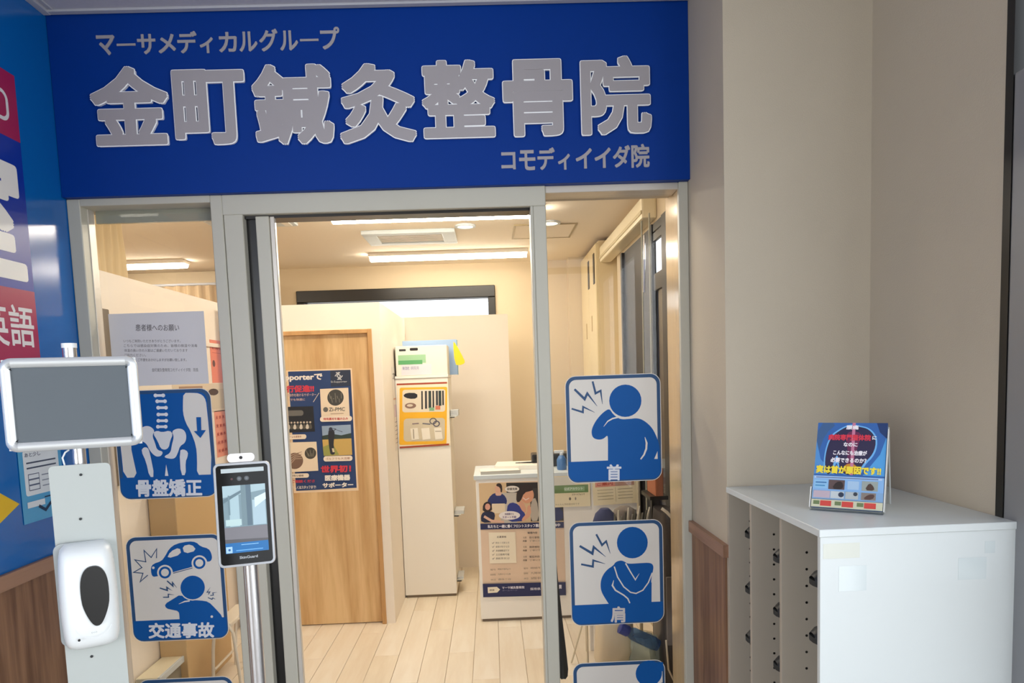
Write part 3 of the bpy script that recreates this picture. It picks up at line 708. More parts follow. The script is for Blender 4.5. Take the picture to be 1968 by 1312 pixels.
# ------------------------------------------------------------------ posters on the blue left wall
pw = thing('wall_poster', 'tall school advertisement on the blue wall with red blocks and white characters', 'poster', (LX + .002, 0, 0), FACE_R)
def LW(px, py): p = atX(px, py, LX + .004); return (p.y, p.z)
a = Art(z=.001); top = LW(34, 150); e1 = LW(44, 277); e2 = LW(66, 556)
Yr = (top[0] + e1[0]) / 2 ; Yr = e2[0]
zt0, zt1, zm, zb_ = top[1], e1[1], LW(66, 561)[1], LW(75, 700)[1] - .1
yl = Yr - 0.95
RED = mat('poster_red', '#a3204f', .3); DB = mat('poster_navy', '#10329a', .3)
MB().prism(rect(yl, zb_, Yr, zt0), 0, .0008).build('sheet', DB, pw)
a.shape(rect(yl, zt1, Yr, zt0), RED); a.build('upper_block', pw); a = Art(z=.001); a.shape(rect(yl, zb_, Yr, zm), RED)
WH = '#dcd9dc'
a.build('lower_block', pw); a = Art(z=.0016)
p0 = LW(8, 176); p1 = LW(9, 228)
oq = rrect(p0[0] - .42, p1[1], p0[0] + .01, p0[1], .03); a.line(oq + oq[:1], .014, WH); a.build('outline', pw); a = Art(z=.0016)
c0 = LW(20, 300); c1 = LW(52, 540)
a.text('室', c1[0] - .60, c0[1] + .02, c1[0] + .01, c1[1] - .005, mat('poster_white', '#e8e6e2', .35), .036); a.build('large_character', pw); a = Art(z=.0016)
t0 = LW(66, 592); t1 = LW(68, 668)
a.text('英語', t0[0] - .30, t0[1] + .002, t0[0] - .012, t1[1], WH, .012)
a.build('print', pw)
# pale blue sheet and yellow arrow
q = [LW(33, 870), LW(100, 866), LW(98, 978), LW(55, 1006)]
y0, y1 = LW(50, 960)[0] - .02, LW(100, 960)[0] + .01
zt_, zb2 = LW(60, 860)[1], LW(56, 1006)[1]
lp = thing('wall_poster', 'pale blue sheet with white form on the left wall under the snap frame', 'poster', (LX + .002, 0, 0), FACE_R)
yA = LW(40, 930)[0]; yB = yA + .26
MB().prism(rect(yA, zb2, yB, zt_), 0, .0008).build('sheet', mat('pale_blue_sheet', '#4b9ccb', .4), lp)
a = Art(z=.001); Z = lambda t: zt_ + (zb2 - zt_) * t; Yq = lambda t: yA + (yB - yA) * t
a.shape(rrect(Yq(.1), Z(.64), Yq(.92), Z(.03), .012), '#d6dde4')
a.text('あと少し', Yq(.14), Z(.06), Yq(.5), Z(.12), '#47506a', .02)
for t in (.2, .27): a.line([(Yq(.16), Z(t)), (Yq(.85), Z(t))], .006, '#3f4a60')
for i in range(3):
    r_ = rect(Yq(.18), Z(.42 + i * .075), Yq(.42), Z(.355 + i * .075)); a.line(r_ + r_[:1], .003, '#55607a')
    a.line([(Yq(.48), Z(.39 + i * .075)), (Yq(.85), Z(.39 + i * .075))], .004, '#7d8799')
a.shape(rect(Yq(.1), Z(.8), Yq(.5), Z(.72)), '#d6dde4'); a.line([(Yq(.5), Z(.7)), (Yq(.92), Z(.7))], .005, '#1d3350')
a.line([(Yq(.35), Z(.80)), (Yq(.5), Z(.88)), (Yq(.65), Z(.79))], .012, '#12304f'); a.build('print', lp)
ar = thing('wall_arrow', 'yellow arrow sticker on the blue wall left of the hand gel stand', 'sticker', (LX + .002, 0, 0), FACE_R)
p = LW(0, 947); q = LW(38, 968); r = LW(0, 1006); dy = q[0] - p[0]
MB().prism([(p[0] - .15, p[1] + .06), (p[0], p[1]), q, (r[0], r[1]), (r[0] - .15, r[1] - .06)], 0, .001).build('arrow_film', mat('yellow_film', '#d9b21e', .35, var=.08), ar)

# ------------------------------------------------------------------ sanitiser stand with grey snap frame
YAWS = math.radians(20)
sc_ = atY(140, 900, 1.83)
st = thing('sign_stand', 'silver pole stand with empty grey poster frame and pale plate, left of the entrance', 'stand', (sc_.x, sc_.y, 0), (0, 0, YAWS))
def loc_of(root, p):      # local coordinates of a world point under the yawed root
    d = Vector(p) - Vector(root.location); c, s = math.cos(-root.rotation_euler.z), math.sin(-root.rotation_euler.z)
    return Vector((d.x * c - d.y * s, d.x * s + d.y * c, d.z))
ptop = loc_of(st, atY(131, 668, 1.85))
MB().tube([(ptop.x, .03, 0.02), (ptop.x, .03, ptop.z)], .0165, 20).build('pole', M_CHROME, st, smooth=True)
MB().tube([(ptop.x, .03, ptop.z), (ptop.x, .03, ptop.z + .012)], .018, 20).build('pole_cap', M_PLASTIC, st, smooth=True)
MB().lathe([(.17, 0), (.17, .008), (.15, .014), (.03, .02)], 40, c=(ptop.x, .03, 0)).build('base', M_SNAP, st, smooth=True)
# pale plate
pl_ = [loc_of(st, atY(*p, 1.80)) for p in ((95, 897), (207, 888))]
plx0, plx1, plz = pl_[0].x - .006, pl_[0].x + .134, pl_[0].z
MB().prism([(x, y) for x, y in rrect(plx0, .45, plx1, plz, .012)], -.002, .002).build('plate', M_PLATE, st).rotation_euler = FACE
for px, py in ((150, 915), (150, 1001), (172, 1269)):
    p = loc_of(st, atY(px, py, 1.80)); MB().tube([(p.x, -.001, p.z), (p.x, -.0045, p.z)], .0035, 10).build('screw', M_SCREW, st)
# snap frame
fc = loc_of(st, atY(137, 775, 1.80)); FWd, FHt = .306, .236; fy = -.012
panelo = pbox('poster_frame', (fc.x - FWd / 2 + .008, fy - .003, fc.z - FHt / 2 + .008), (fc.x + FWd / 2 - .008, fy + .005, fc.z + FHt / 2 - .008), M_GREYP, st)
pbox('frame_backing', (fc.x - FWd / 2 + .004, fy + .005, fc.z - FHt / 2 + .004), (fc.x + FWd / 2 - .004, fy + .009, fc.z + FHt / 2 - .004), M_SNAP, panelo)
def rail(a, b, name='frame_rail'):
    v = Vector(b) - Vector(a); L = v.length; t = v.normalized(); up = Vector((0, -1, 0)); sd = t.cross(up)
    prof = [(-.0125, 0), (-.0115, .007), (-.006, .0115), (0, .013), (.006, .0115), (.0115, .007), (.0125, 0)]
    b_ = MB(); n = len(prof); A = [Vector(a) + sd * q[0] + up * q[1] for q in prof]; B = [Vector(b) + sd * q[0] + up * q[1] for q in prof]
    b_.add(A + B, [(i, i + 1, i + 1 + n, i + n) for i in range(n - 1)] + [(0, n, 2 * n - 1, n - 1), tuple(range(n)), tuple(range(n, 2 * n))])
    return b_.build(name, M_SNAP, panelo, smooth=True)
x0, x1, z0, z1 = fc.x - FWd / 2 + .0125, fc.x + FWd / 2 - .0125, fc.z - FHt / 2 + .0125, fc.z + FHt / 2 - .0125; e = .014; fy2 = fy
rail((x0 + e, fy2, z1), (x1 - e, fy2, z1)); rail((x0 + e, fy2, z0), (x1 - e, fy2, z0)); rail((x0, fy2, z0 + e), (x0, fy2, z1 - e)); rail((x1, fy2, z0 + e), (x1, fy2, z1 - e))
for cx, cz, a0 in ((x1 - e, z1 - e, 0), (x0 + e, z1 - e, 90), (x0 + e, z0 + e, 180), (x1 - e, z0 + e, 270)):
    b_ = MB(); vs = []; n = 7; prof = [(e - .0125, 0), (e - .009, .007), (e - .006, .0105), (e, .0135), (e + .006, .0115), (e + .0115, .007), (e + .0125, 0)]
    for k in range(7):
        an = math.radians(a0 + 90 * k / 6)
        for r_, h_ in prof: vs.append((cx + max(r_, 0) * math.cos(an), fy2 - h_, cz + max(r_, 0) * math.sin(an)))
    b_.add(vs, [(k * n + i, k * n + i + 1, (k + 1) * n + i + 1, (k + 1) * n + i) for k in range(6) for i in range(n - 1)])
    b_.build('frame_corner', M_SNAP, panelo, smooth=True)
    sgx = 1 if a0 in (0, 270) else -1; sgz = 1 if a0 in (0, 90) else -1
    MB().add([(cx, fy2 - .0095, cz), (cx - sgx * .001, fy2 - .004, cz - sgz * .006), (cx + sgx * .004, fy2 - .0112, cz - sgz * .001)], [(0, 1, 2)]).build('corner_gap', M_BLACK, panelo, fix=False)
# white cable loop below the frame
cb = loc_of(st, atY(122, 880, 1.82))
MB().tube([(cb.x, .01, cb.z - .03), (cb.x - .004, .005, cb.z), (cb.x + .004, .0, cb.z + .014), (cb.x + .012, .005, cb.z + .02)], .0022, 8).build('cable', M_PLASTIC, st, smooth=True)

# dispenser
dc = loc_of(st, atY(162, 1152, 1.77)); dw = Vector(st.location) + Matrix.Rotation(YAWS, 3, 'Z') @ Vector((dc.x, -.003, dc.z))
ds = thing('hand_gel_dispenser', 'white wall type hand gel dispenser with black oval window, fixed on the pale plate', 'dispenser', dw, (0, 0, math.radians(29)))
hw, hh = .066, .138
b_ = MB(); vs = []; rows = 22; n = 28
for r_ in range(rows + 1):
    t = r_ / rows; z = -hh + 2 * hh * t
    s_ = (1 - abs(2 * t - 1) ** 8) ** .35 if 0 < t < 1 else .35
    s_ = max(s_, .42); wd = hw * (.93 + .07 * math.sin(PI * min(1, t * 1.1))) * (s_ ** .35); dp = .092 * (.80 + .2 * math.sin(PI * (t * .9 + .05))) * s_
    for k in range(n + 1):
        an = PI * k / n; cx_ = math.cos(an); sy_ = math.sin(an)
        vs.append((-wd * math.copysign(abs(cx_) ** .5, cx_), -dp * abs(sy_) ** .55, z))
N = n + 1
fs = [(r_ * N + k, r_ * N + k + 1, (r_ + 1) * N + k + 1, (r_ + 1) * N + k) for r_ in range(rows) for k in range(n)]
fs += [tuple(range(N)), tuple(range(rows * N, (rows + 1) * N))] + [(r_ * N, (r_ + 1) * N, (r_ + 1) * N + n, r_ * N + n) for r_ in range(rows)]
b_.add(vs, fs).build('dispenser_body', M_PLASTIC, ds, smooth=True)
MB().prism(rrect(-.071, -.132, .062, .140, .02), 0, .006).build('back_case', mat('grey_plastic', '#9aa0a2', .4), ds).rotation_euler = FACE
egg = []
for k in range(40):
    an = 2 * PI * k / 40; yy = math.sin(an); xx = math.cos(an)
    wq = .031 * (1 + .22 * yy) if yy < 0 else .031 * (1 + .22 * yy) ** .5
    egg.append((.015 + wq * math.copysign(abs(xx) ** .85, xx) * (1 if yy > -.2 else (1 - .25 * (-yy - .2))), .012 + .077 * math.copysign(abs(yy) ** .8, yy)))
o = MB().prism(egg, .085, .0945).build('sight_window', mat('black_window_plastic', '#020203', .35), ds); o.rotation_euler = FACE
a = Art(z=.0935); ringp = [(.006 + .042 * math.cos(an), -.052 + .042 * math.sin(an)) for an in [PI + .35 + (PI - .7) * k / 12 for k in range(13)]]
a.line(ringp, .0012, '#cfd3d6'); a.text('(o)', -.0, -.078, .012, -.083, '#9aa0a4'); o = a.build('sensor_mark', ds); o.rotation_euler = FACE
MB().tube([(-.028, -.0875, -.095), (-.028, -.0915, -.095)], .003, 10).build('indicator', M_BLACK, ds)

# ------------------------------------------------------------------ thermometer kiosk
YK = math.radians(16)
kc = atY(466, 988, 1.80)
ks = thing('temperature_kiosk', 'face scanning thermometer tablet on a silver pole in front of the sliding door', 'kiosk', (kc.x, kc.y + .02, 0), (0, 0, YK))
kz = kc.z
MB().tube([(.003, .012, .02), (.003, .012, kz - .10)], .0188, 24).build('pole', M_CHROME, ks, smooth=True)
MB().lathe([(.15, 0), (.15, .008), (.13, .014), (.03, .02)], 40, c=(.003, .012, 0)).build('base', M_SNAP, ks, smooth=True)
tb = D.objects.new('tablet', None)
D.objects.remove(tb)
KW, KH = .139, .268
tilt = math.radians(-7)
def tab(name, b, m=None, par=None, **k):
    o = b.build(name, m, par or ks, **k); return o
body = MB().prism(rrect(-KW / 2, -KH / 2, KW / 2, KH / 2, .014), -.016, .010).build('tablet', mat('tablet_grey', '#70747c', .35, metal=.4), ks, bevel=0)
body.location = (0, -.012, kz); body.rotation_euler = (PI / 2 + tilt, math.radians(0), 0)
rim = MB(); ro = rrect(-KW / 2, -KH / 2, KW / 2, KH / 2, .014, 8); ri = rrect(-KW / 2 + .0065, -KH / 2 + .0065, KW / 2 - .0065, KH / 2 - .0065, .009, 8); n = len(ro)
rim.add([(*p, .010) for p in ro] + [(p[0] * .985, p[1] * .992, .0145) for p in ro] + [(*p, .0145) for p in ri] + [(*p, .011) for p in ri], [(j * n + i, j * n + (i + 1) % n, (j + 1) * n + (i + 1) % n, (j + 1) * n + i) for j in range(3) for i in range(n)])
rim.build('silver_rim', mat('tablet_rim', '#a9acb2', .3, metal=.7), body, smooth=True)
MB().prism(rrect(-KW / 2 + .006, -KH / 2 + .006, KW / 2 - .006, KH / 2 - .006, .009), .010, .0118).build('front_glass', M_GLASSBK, body)
a = Art(z=.0122)
a.shape(rect(-.051, .108, .053, .119), '#a9b4b8')
for x in (-.008, .010): a.shape(circ(x, .092, .006), '#4a4f55').shape(circ(x, .092, .003), '#6b7076')
a.shape(circ(-.026, .092, .003), '#4a2c30')
def scr(h, e=.3): return mat('screen_' + h.strip('#'), h, .2, emit=e)
a.shape(rect(-.050, -.098, .054, .075), scr('#6a7f88'))
a.shape([(-.050, .075), (.054, .075), (.054, .06), (-.05, .045)], scr('#8fa5ad'))
a.shape(rect(-.036, -.03, -.012, .05), scr('#8fa6ae')).shape(rect(-.046, -.028, -.008, -.012), scr('#9db3b4')).shape(rect(.020, -.03, .052, .035), scr('#90a5b0')).shape([(.026, .015), (.054, .035), (.054, .052), (.026, .04)], scr('#b5c6cc'))
a.shape(rect(-.006, -.03, .006, .075), scr('#61757d')).shape(rect(.006, -.03, .018, .075), scr('#4c5f6c')).shape([(-.05, .03), (-.006, .055), (-.006, .062), (-.05, .04)], scr('#566a74'))
a.shape(rect(-.038, .0, -.034, .05), scr('#5f747e'))
a.shape(rect(-.050, -.072, .054, -.032), scr('#67666c')).shape([(-.05, -.072), (.054, -.072), (.054, -.066), (-.05, -.062)], scr('#4a4a4e'))
a.shape(rect(-.050, -.098, .054, -.072), scr('#135a92')).shape(rect(-.049, -.097, -.034, -.081), scr('#8fb0d4')); a.shape(circ(-.041, -.089, .003), '#1b4d86')
a.line([(-.012, -.078), (.03, -.078)], .0015, scr('#7fb0dd')); a.line([(-.025, -.092), (.04, -.092)], .002, scr('#5f9bd0'))
a.text('SkinGuard', -.018, -.107, .026, -.114, '#a6abb2', .02)
a.build('screen', body)
cmz = KH / 2 + .012
o = MB().prism(rrect(-.033, -.011, .033, .011, .010), -.012, .008).build('camera_module', mat('camera_white', '#eceaf0', .3), body); o.location = (-.001, cmz, .002)
o2 = MB().prism(circ(0, 0, .0042), .008, .0095).build('camera_lens', M_BLACK, o)
# ------------------------------------------------------------------ shoe cabinet against the pillar
KX0, KX1, KY0, KY1, KT = RX, WX - .002, 1.872, PY - .002, 1.202
sh = thing('shoe_cabinet', 'white shoe cabinet with three open upright bays against the right wall', 'cabinet', (KX0, KY0, 0))
CW, CL = KX1 - KX0, KY1 - KY0; tt = .0215
pbox('top', (-.004, -.004, KT - tt), (CW, CL, KT), M_WHITE, sh, .0015, 1)
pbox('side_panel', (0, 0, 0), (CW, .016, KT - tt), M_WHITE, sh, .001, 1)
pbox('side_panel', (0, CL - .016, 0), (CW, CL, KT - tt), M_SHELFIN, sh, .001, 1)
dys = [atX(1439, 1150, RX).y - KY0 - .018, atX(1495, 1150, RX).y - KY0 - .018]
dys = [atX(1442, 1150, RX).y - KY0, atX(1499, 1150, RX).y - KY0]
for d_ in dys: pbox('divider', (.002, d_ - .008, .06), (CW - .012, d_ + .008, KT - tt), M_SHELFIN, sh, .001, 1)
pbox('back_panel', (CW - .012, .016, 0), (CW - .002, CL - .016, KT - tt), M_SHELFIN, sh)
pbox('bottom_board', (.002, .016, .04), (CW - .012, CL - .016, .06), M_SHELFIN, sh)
ph = MB()
for yf in (CL - .016, dys[0] - .008, dys[1] - .008):
    for i in range(18):
        for xx in (.082, CW - .09): ph.tube([(xx, yf + .001, .15 + i * .054), (xx, yf - .0012, .15 + i * .054)], .0042, 8)
for yf in (dys[0] + .008, dys[1] + .008, .016):
    for i in range(18):
        for xx in (.082, CW - .09): ph.tube([(xx, yf - .001, .15 + i * .054), (xx, yf + .0012, .15 + i * .054)], .0042, 8)
tag(ph.build('peg_holes', M_BLACK, sh), kind='stuff')
# tape traces on the near side
M_TAPE = mat('old_tape', '#cdd1c9', .25); M_TAPE2 = mat('clear_tape', '#cbd5d8', .12)
for (px0, py0, px1, py1, m_) in ((1582, 1045, 1652, 1071, M_TAPE), (1612, 1088, 1665, 1134, M_TAPE2), (1842, 1072, 1895, 1112, M_TAPE2), (1893, 1040, 1912, 1062, M_TAPE2)):
    p = atY(px0, py0, KY0); q = atY(px1, py1, KY0)
    pbox('tape_mark', (p.x - KX0, -.0006, q.z), (q.x - KX0, .0002, p.z), m_, sh)

def slipper(px, py, bay, label, s=1.0):
    """dark slipper, toe towards the open side, on a small bracket of the divider nearer the viewer"""
    dy_ = (.016, dys[1] + .008, dys[0] + .008)[bay]
    p = atX(px, py, RX + .03)
    t = thing('slipper', label, 'slipper', (RX + .012, KY0 + dy_ + .062, p.z - .012), (0, 0, 0), 'dark slippers in the shoe cabinet')
    b_ = MB(); prof = [(0, .022), (.02, .038), (.06, .043), (.12, .036), (.17, .032), (.22, .035), (.25, .026), (.262, .008)]
    ol = [(x * s, w) for x, w in prof] + [(x * s, -w) for x, w in prof[::-1]]
    b_.prism(smoothpoly(ol, 1), 0, .016).build('sole', M_DARKSHOE, t, smooth=True)
    u = MB(); vs = []; R_ = 7
    for i, (x, w) in enumerate(((.002, .02), (.02, .037), (.05, .042), (.085, .040), (.115, .037))):
        h_ = (.012, .026, .038, .046, .05)[i]
        for k in range(R_ + 1):
            an = PI * k / R_; vs.append((x * s, w * math.cos(an), .014 + h_ * math.sin(an)))
    u.add(vs, [(i * 8 + k, i * 8 + k + 1, (i + 1) * 8 + k + 1, (i + 1) * 8 + k) for i in range(4) for k in range(7)]).build('upper', mat('slipper_vinyl', '#1b1d20', .45), t, smooth=True)
    pbox('bracket', (.03 , KY0 * 0 + dy_ - .001, p.z - .018), (.26, dy_ + .1, p.z - .012), mat('bracket_dark', '#3b3d3d', .5), sh)
bn = ('bay nearest the viewer', 'middle bay', 'bay next to the pillar')
rows_ = {0: (1106, 1212), 1: (1068, 1170, 1272), 2: (1022, 1126, 1218)}
ordn = ('uppermost', 'second from the top', 'third from the top')
for bay, ys in rows_.items():
    for i, y in enumerate(ys):
        slipper((1556, 1494, 1437)[bay], y, bay, 'dark slipper in the shoe cabinet %s, %s' % (bn[bay], ordn[i]))

# ------------------------------------------------------------------ leaflet holder on the cabinet
pA = atZ(1558, 978, KT); pB = atZ(1697, 988, KT); dv = (pB - pA); ang = math.atan2(dv.y, dv.x); WL = .205
hd = thing('leaflet_holder', 'clear acrylic leaflet holder standing on the shoe cabinet', 'holder', (pA.x, pA.y, KT), (0, 0, ang))
lean = math.radians(23); HL = .285
def lp_(y, z): return (y, z)
pbox('foot', (0, -.018, 0), (WL, .0, .003), M_ACR, hd)
def leanbox(name, x0, x1, off0, off1, h0, h1, m, par):
    o = pbox(name, (x0, off0, h0), (x1, off1, h1), m, par); o.rotation_euler = (-lean, 0, 0); return o
leanbox('back_plate', 0, WL, .004, .007, .004, HL - .01, M_ACR, hd)
leanbox('front_lip', 0, WL, -.016, -.013, .004, .06, M_ACR, hd)
leanbox('side_plate', -.003, 0, -.016, .007, .004, .07, mat('acrylic_edge', '#e6e8e6', .2), hd)
leanbox('side_plate', WL, WL + .003, -.016, .007, .004, HL - .02, mat('acrylic_edge', '#e6e8e6', .2), hd)
topy, topz = math.sin(lean) * (HL - .01), math.cos(lean) * (HL - .01)
b_ = MB(); b_.add([(WL - .003, topy + .004, topz), (WL + .001, topy + .004, topz), (WL + .001, topy + .075, .0), (WL - .003, topy + .075, .0), (WL - .003, topy + .008, topz), (WL + .001, topy + .008, topz), (WL + .001, topy + .08, 0), (WL - .003, topy + .08, 0)], [(0, 1, 2, 3), (4, 5, 6, 7), (0, 1, 5, 4), (3, 2, 6, 7), (1, 2, 6, 5), (0, 3, 7, 4)]).build('strut', MC['acrylic_edge'], hd)
b_ = MB(); b_.add([(0, topy + .004, topz), (WL, topy + .004, topz), (WL, topy + .075, .0), (0, topy + .075, .0)], [(0, 1, 2, 3)]).build('rear_leg', M_ACR, hd)
lf = thing('leaflet_stack', 'stack of blue leaflets with a glowing back figure and yellow headline in the acrylic holder', 'leaflets', (pA.x, pA.y, KT), (0, 0, ang))
ls = leanbox('leaflets', .003, WL - .002, -.011, .003, .006, HL, mat('leaflet_paper', '#3b6fb0', .3), lf)
def TL(x, y): return ((x - 0) / 100 * (WL - .005) + .003, (1 - y / 137) * (HL - .006) + .006)
a = Art(TL, z=.0115)
a.shape(rect(0, 0, 100, 137), '#2f64ae'); a.shape(smoothpoly([(0, 0), (30, 0), (12, 18), (4, 50), (0, 60)], 1), '#3a5f90').shape([(0, 62), (0, 30), (8, 60), (30, 84), (0, 84)], '#4f8fd0').shape([(100, 20), (100, 84), (70, 84), (92, 50)], '#4fa0e0')
a.shape([(85, 0), (100, 0), (100, 25), (90, 15)], '#16366c')
a.shape(smoothpoly([(15, 84), (12, 55), (18, 22), (35, 8), (48, 2), (60, 4), (76, 8), (88, 24), (86, 50), (70, 70), (68, 84), (36, 84), (32, 60), (27, 84)], 2), '#6fb4ee')
a.shape(smoothpoly([(17, 84), (14, 55), (20, 24), (36, 10), (48, 4), (60, 6), (75, 10), (86, 26), (83, 50), (67, 68), (66, 84), (38, 84), (33, 50), (28, 60), (25, 84)], 2), '#2a2348')
a.shape(smoothpoly([(40, 14), (66, 14), (60, 40), (56, 60), (60, 78), (44, 78), (48, 50)], 2), '#6a2350').shape(circ(52, 74, 10, 20, 8), '#c98a20')
a.line([(53, 0), (54, 84)], 4.5, '#c77a9a')
for t, x0, y0, x1, y1, c_ in (('腰痛', 42, 4, 60, 11, '#f3eef5'), ('病院専門整体院', 17, 19, 78, 29, '#d8334a'), ('に', 80, 21, 86, 27, '#f3eef5'), ('なのに', 40, 32, 60, 39, '#f3eef5'), ('こんなにも治療が', 26, 45, 74, 53, '#f3eef5'), ('必要できるのか？', 23, 57, 74, 65, '#f3eef5')): a.text(t, x0, y0, x1, y1, c_, .04)
a.text('実は首が原因です!!', 3, 70, 95, 83, '#f4dd3a', .05)
a.shape(rect(0, 87, 100, 124), '#86b4e6').shape(rect(2, 88, 97, 91), '#b6cdec')
a.line([(4, 89.6), (92, 89.6)], 1.2, '#35548c')
for x0, x1, y0, y1, c_ in ((2, 22, 94, 107, '#8fc3ea'), (23, 46, 93, 108, '#5d4a4a'), (50, 66, 94, 107, '#a5c5e4'), (70, 92, 93, 108, '#9aa4a0'), (2, 26, 111, 122, '#d3b8c8'), (27, 46, 111, 122, '#d9dde2'), (48, 66, 111, 122, '#c4c8cc'), (70, 90, 111, 122, '#8d7a70')): a.shape(rect(x0, y0, x1, y1), c_)
a.shape(smoothpoly([(28, 107), (34, 96), (42, 95), (45, 104), (40, 108)], 1), '#2d2222').shape(smoothpoly([(74, 107), (80, 95), (86, 100), (88, 107)], 1), '#4d3a33').shape(circ(42, 116, 4), '#2b3850').shape(circ(62, 114, 3), '#343c4a').shape(smoothpoly([(72, 121), (80, 113), (89, 113), (86, 121)], 1), '#543a34')
a.line([(4, 98), (20, 98)], 1.6, '#2f6cab'); a.line([(4, 103), (18, 103)], 1.6, '#3f8cc0')
a.shape(rect(0, 125, 100, 137), '#cfcfb4')
for x in (3, 34, 65): a.shape(rect(x, 127, x + 9, 133), '#6f8055').shape(rect(x + 10, 126.5, x + 26, 135), '#d2473f')
o = a.build('print', ls); o.rotation_euler = FACE

# ------------------------------------------------------------------ poster on the oak door
k = DY / F_PX / 4.6875
oo = atY(520 + 722 / 4.6875, 680 + 142 / 4.6875, DY + .02)
ps = thing('door_poster', 'navy poster Supporter with golfer and team photos on the oak door', 'poster', (oo.x, DY + .0215, oo.z), FACE)
PW_, PH_ = 560 * k, 1085 * k
MB().prism(rect(-PW_ - .01, -PH_ - .006, .008, .01), 0, .0008).build('sheet', mat('poster_margin', '#ecd0ac', .5), ps)
def TP(x, y): return ((x - 722 - .055 * (y - 140)) * k, -(y - 148 + .01 * (x - 500)) * k)
a = Art(TP, z=.001)
a.shape([(165, 148), (720, 146), (776, 1212), (230, 1225)], '#26406f').shape([(540, 150), (718, 148), (722, 290), (545, 292)], '#2a3348')
a.text('Supporterで', 60, 172, 470, 240, '#eee3d8', .04)
for p in ([(582, 200), (610, 168), (622, 168), (600, 200), (640, 235)], [(650, 195), (622, 228), (608, 228), (632, 198), (592, 165)]): a.line(p, 8, '#c9c8c6')
a.text('Si-Supporter', 545, 240, 690, 262, '#c9c8c6')
a.text('歩行促進!!', 80, 272, 396, 336, '#cf3a4c', .045)
a.text('日常動作を助けるサポーター', 130, 345, 415, 372, '#d9b9b0', .01); a.text('いつでも快適に', 130, 388, 315, 410, '#d9b9b0', .01); a.line([(440, 345), (388, 425)], 5, '#d9c9b8')
a.shape([(130, 462), (388, 462), (402, 690), (140, 694)], '#23262e').shape(rrect(140, 495, 300, 545, 22), '#6d6a66')
for i in range(8):
    a.shape(circ(165 + i * 28, 605, 9), '#c9b9a6').shape(smoothpoly([(150 + i * 28, 665), (158 + i * 28, 620), (176 + i * 28, 620), (184 + i * 28, 665)], 1), ('#d9cdbd', '#5a564f')[i % 2])
a.shape(rrect(140, 712, 326, 755, 20), '#eedcc6'); a.text('チームも使用中', 160, 722, 280, 742, '#a06a58', .02)
a.shape([(150, 782), (416, 782), (432, 1045), (170, 1052)], '#eed9bd').shape(circ(222, 950, 74), '#7c6050').shape(circ(362, 885, 52), '#4a453e')
for i in range(4): a.line([(165, 1000 - i * 30), (225, 930 - i * 15), (285, 930 - i * 20)], 7, '#b59a84')
for i in range(5): a.line([(325 + i * 17, 855 + (i % 2) * 30), (345 + i * 10, 915)], 5, '#87806f')
a.shape(rrect(170, 1065, 348, 1105, 19), '#eedcc6'); a.text('特殊な繊維', 185, 1075, 300, 1095, '#8d7a68', .02)
a.shape([(450, 310), (702, 305), (716, 575), (462, 585)], '#ecd6ba').shape(circ(588, 390, 73), '#45433f')
for i in range(7): a.line([(530 + i * 18, 350 + (i % 3) * 25), (545 + i * 16, 400 + (i % 2) * 35)], 6, '#7c776b')
a.shape(circ(500, 495, 22), '#6a6660'); a.text('Zi-PMC', 530, 478, 672, 512, '#57524c', .01); a.line([(545, 535), (660, 533)], 6, '#b79a80')
a.shape(rrect(450, 558, 736, 604, 21), '#f0dfcb'); a.text('特殊素材を編み込み', 480, 568, 700, 592, '#c0453e', .03)
a.shape([(465, 642), (724, 636), (738, 910), (482, 912)], '#93a6bd').shape([(468, 730), (560, 715), (640, 730), (728, 712), (730, 765), (470, 770)], '#33423b').shape([(470, 765), (730, 760), (738, 910), (482, 912)], '#c9a65c').shape([(474, 830), (560, 800), (620, 905), (482, 912)], '#9a9a50')
a.shape(smoothpoly([(522, 690), (540, 672), (575, 680), (582, 720), (570, 800), (575, 850), (585, 900), (545, 905), (535, 860), (525, 790)], 1), '#2a2b33').shape(circ(545, 672, 17), '#35384a').line([(560, 700), (592, 672), (560, 665), (650, 700)], 5, '#3a3d48')
a.shape([(555, 845), (572, 845), (580, 880), (562, 880)], '#d9c8a8')
a.shape(rrect(480, 915, 740, 963, 22), '#f0dfcb'); a.text('ゴルフでも大活躍', 500, 928, 716, 950, '#b98a70', .02)
a.text('世界初！', 455, 1000, 728, 1066, '#d03848', .05); a.text('医療機器', 492, 1086, 720, 1140, '#f0e6da', .05); a.text('サポーター', 470, 1156, 748, 1202, '#f0e6da', .05)
a.text('ご相談くださ', 190, 1122, 402, 1150, '#c53c4c', .03); a.text('くわしくはスタッフまで!', 180, 1176, 412, 1206, '#e9dccf', .03)
a.build('print', ps)

# ------------------------------------------------------------------ tall cupboard with notices and boxes
c0 = atZ(787, 1149, 0); UY = c0.y
ux0 = px_r + .004; ux1 = atY(868, 900, UY).x; uz = atY(815, 721, UY).z
cu = thing('tall_cupboard', 'tall narrow white cupboard behind the oak door wall', 'cupboard', (ux0, UY, 0)); cw = ux1 - ux0
pbox('body', (0, .004, .02), (cw, .42, uz - .022), M_WHITE2, cu, .002, 1)
pbox('top', (-.0, -.004, uz - .02), (cw + .004, .424, uz), M_WHITE2, cu, .002, 1)
pbox('plinth', (.01, .012, 0), (cw - .01, .41, .02), mat('plinth_dark', '#7a6a58', .6), cu)
k2 = UY / F_PX / 4.685
yp_ = atY(816, 735, UY); y1p = atY(816, 858, UY)
yn = thing('stationery_board', 'yellow board with two photo panels of stationery on the tall cupboard front', 'board', (ux0 + .012, UY - .0005, yp_.z), FACE)
bw = cw - .012
MB().prism(rect(0, -(yp_.z - y1p.z), bw, 0), 0, .002).build('sheet', mat('pale_paper', '#f2e3c6', .5), yn)
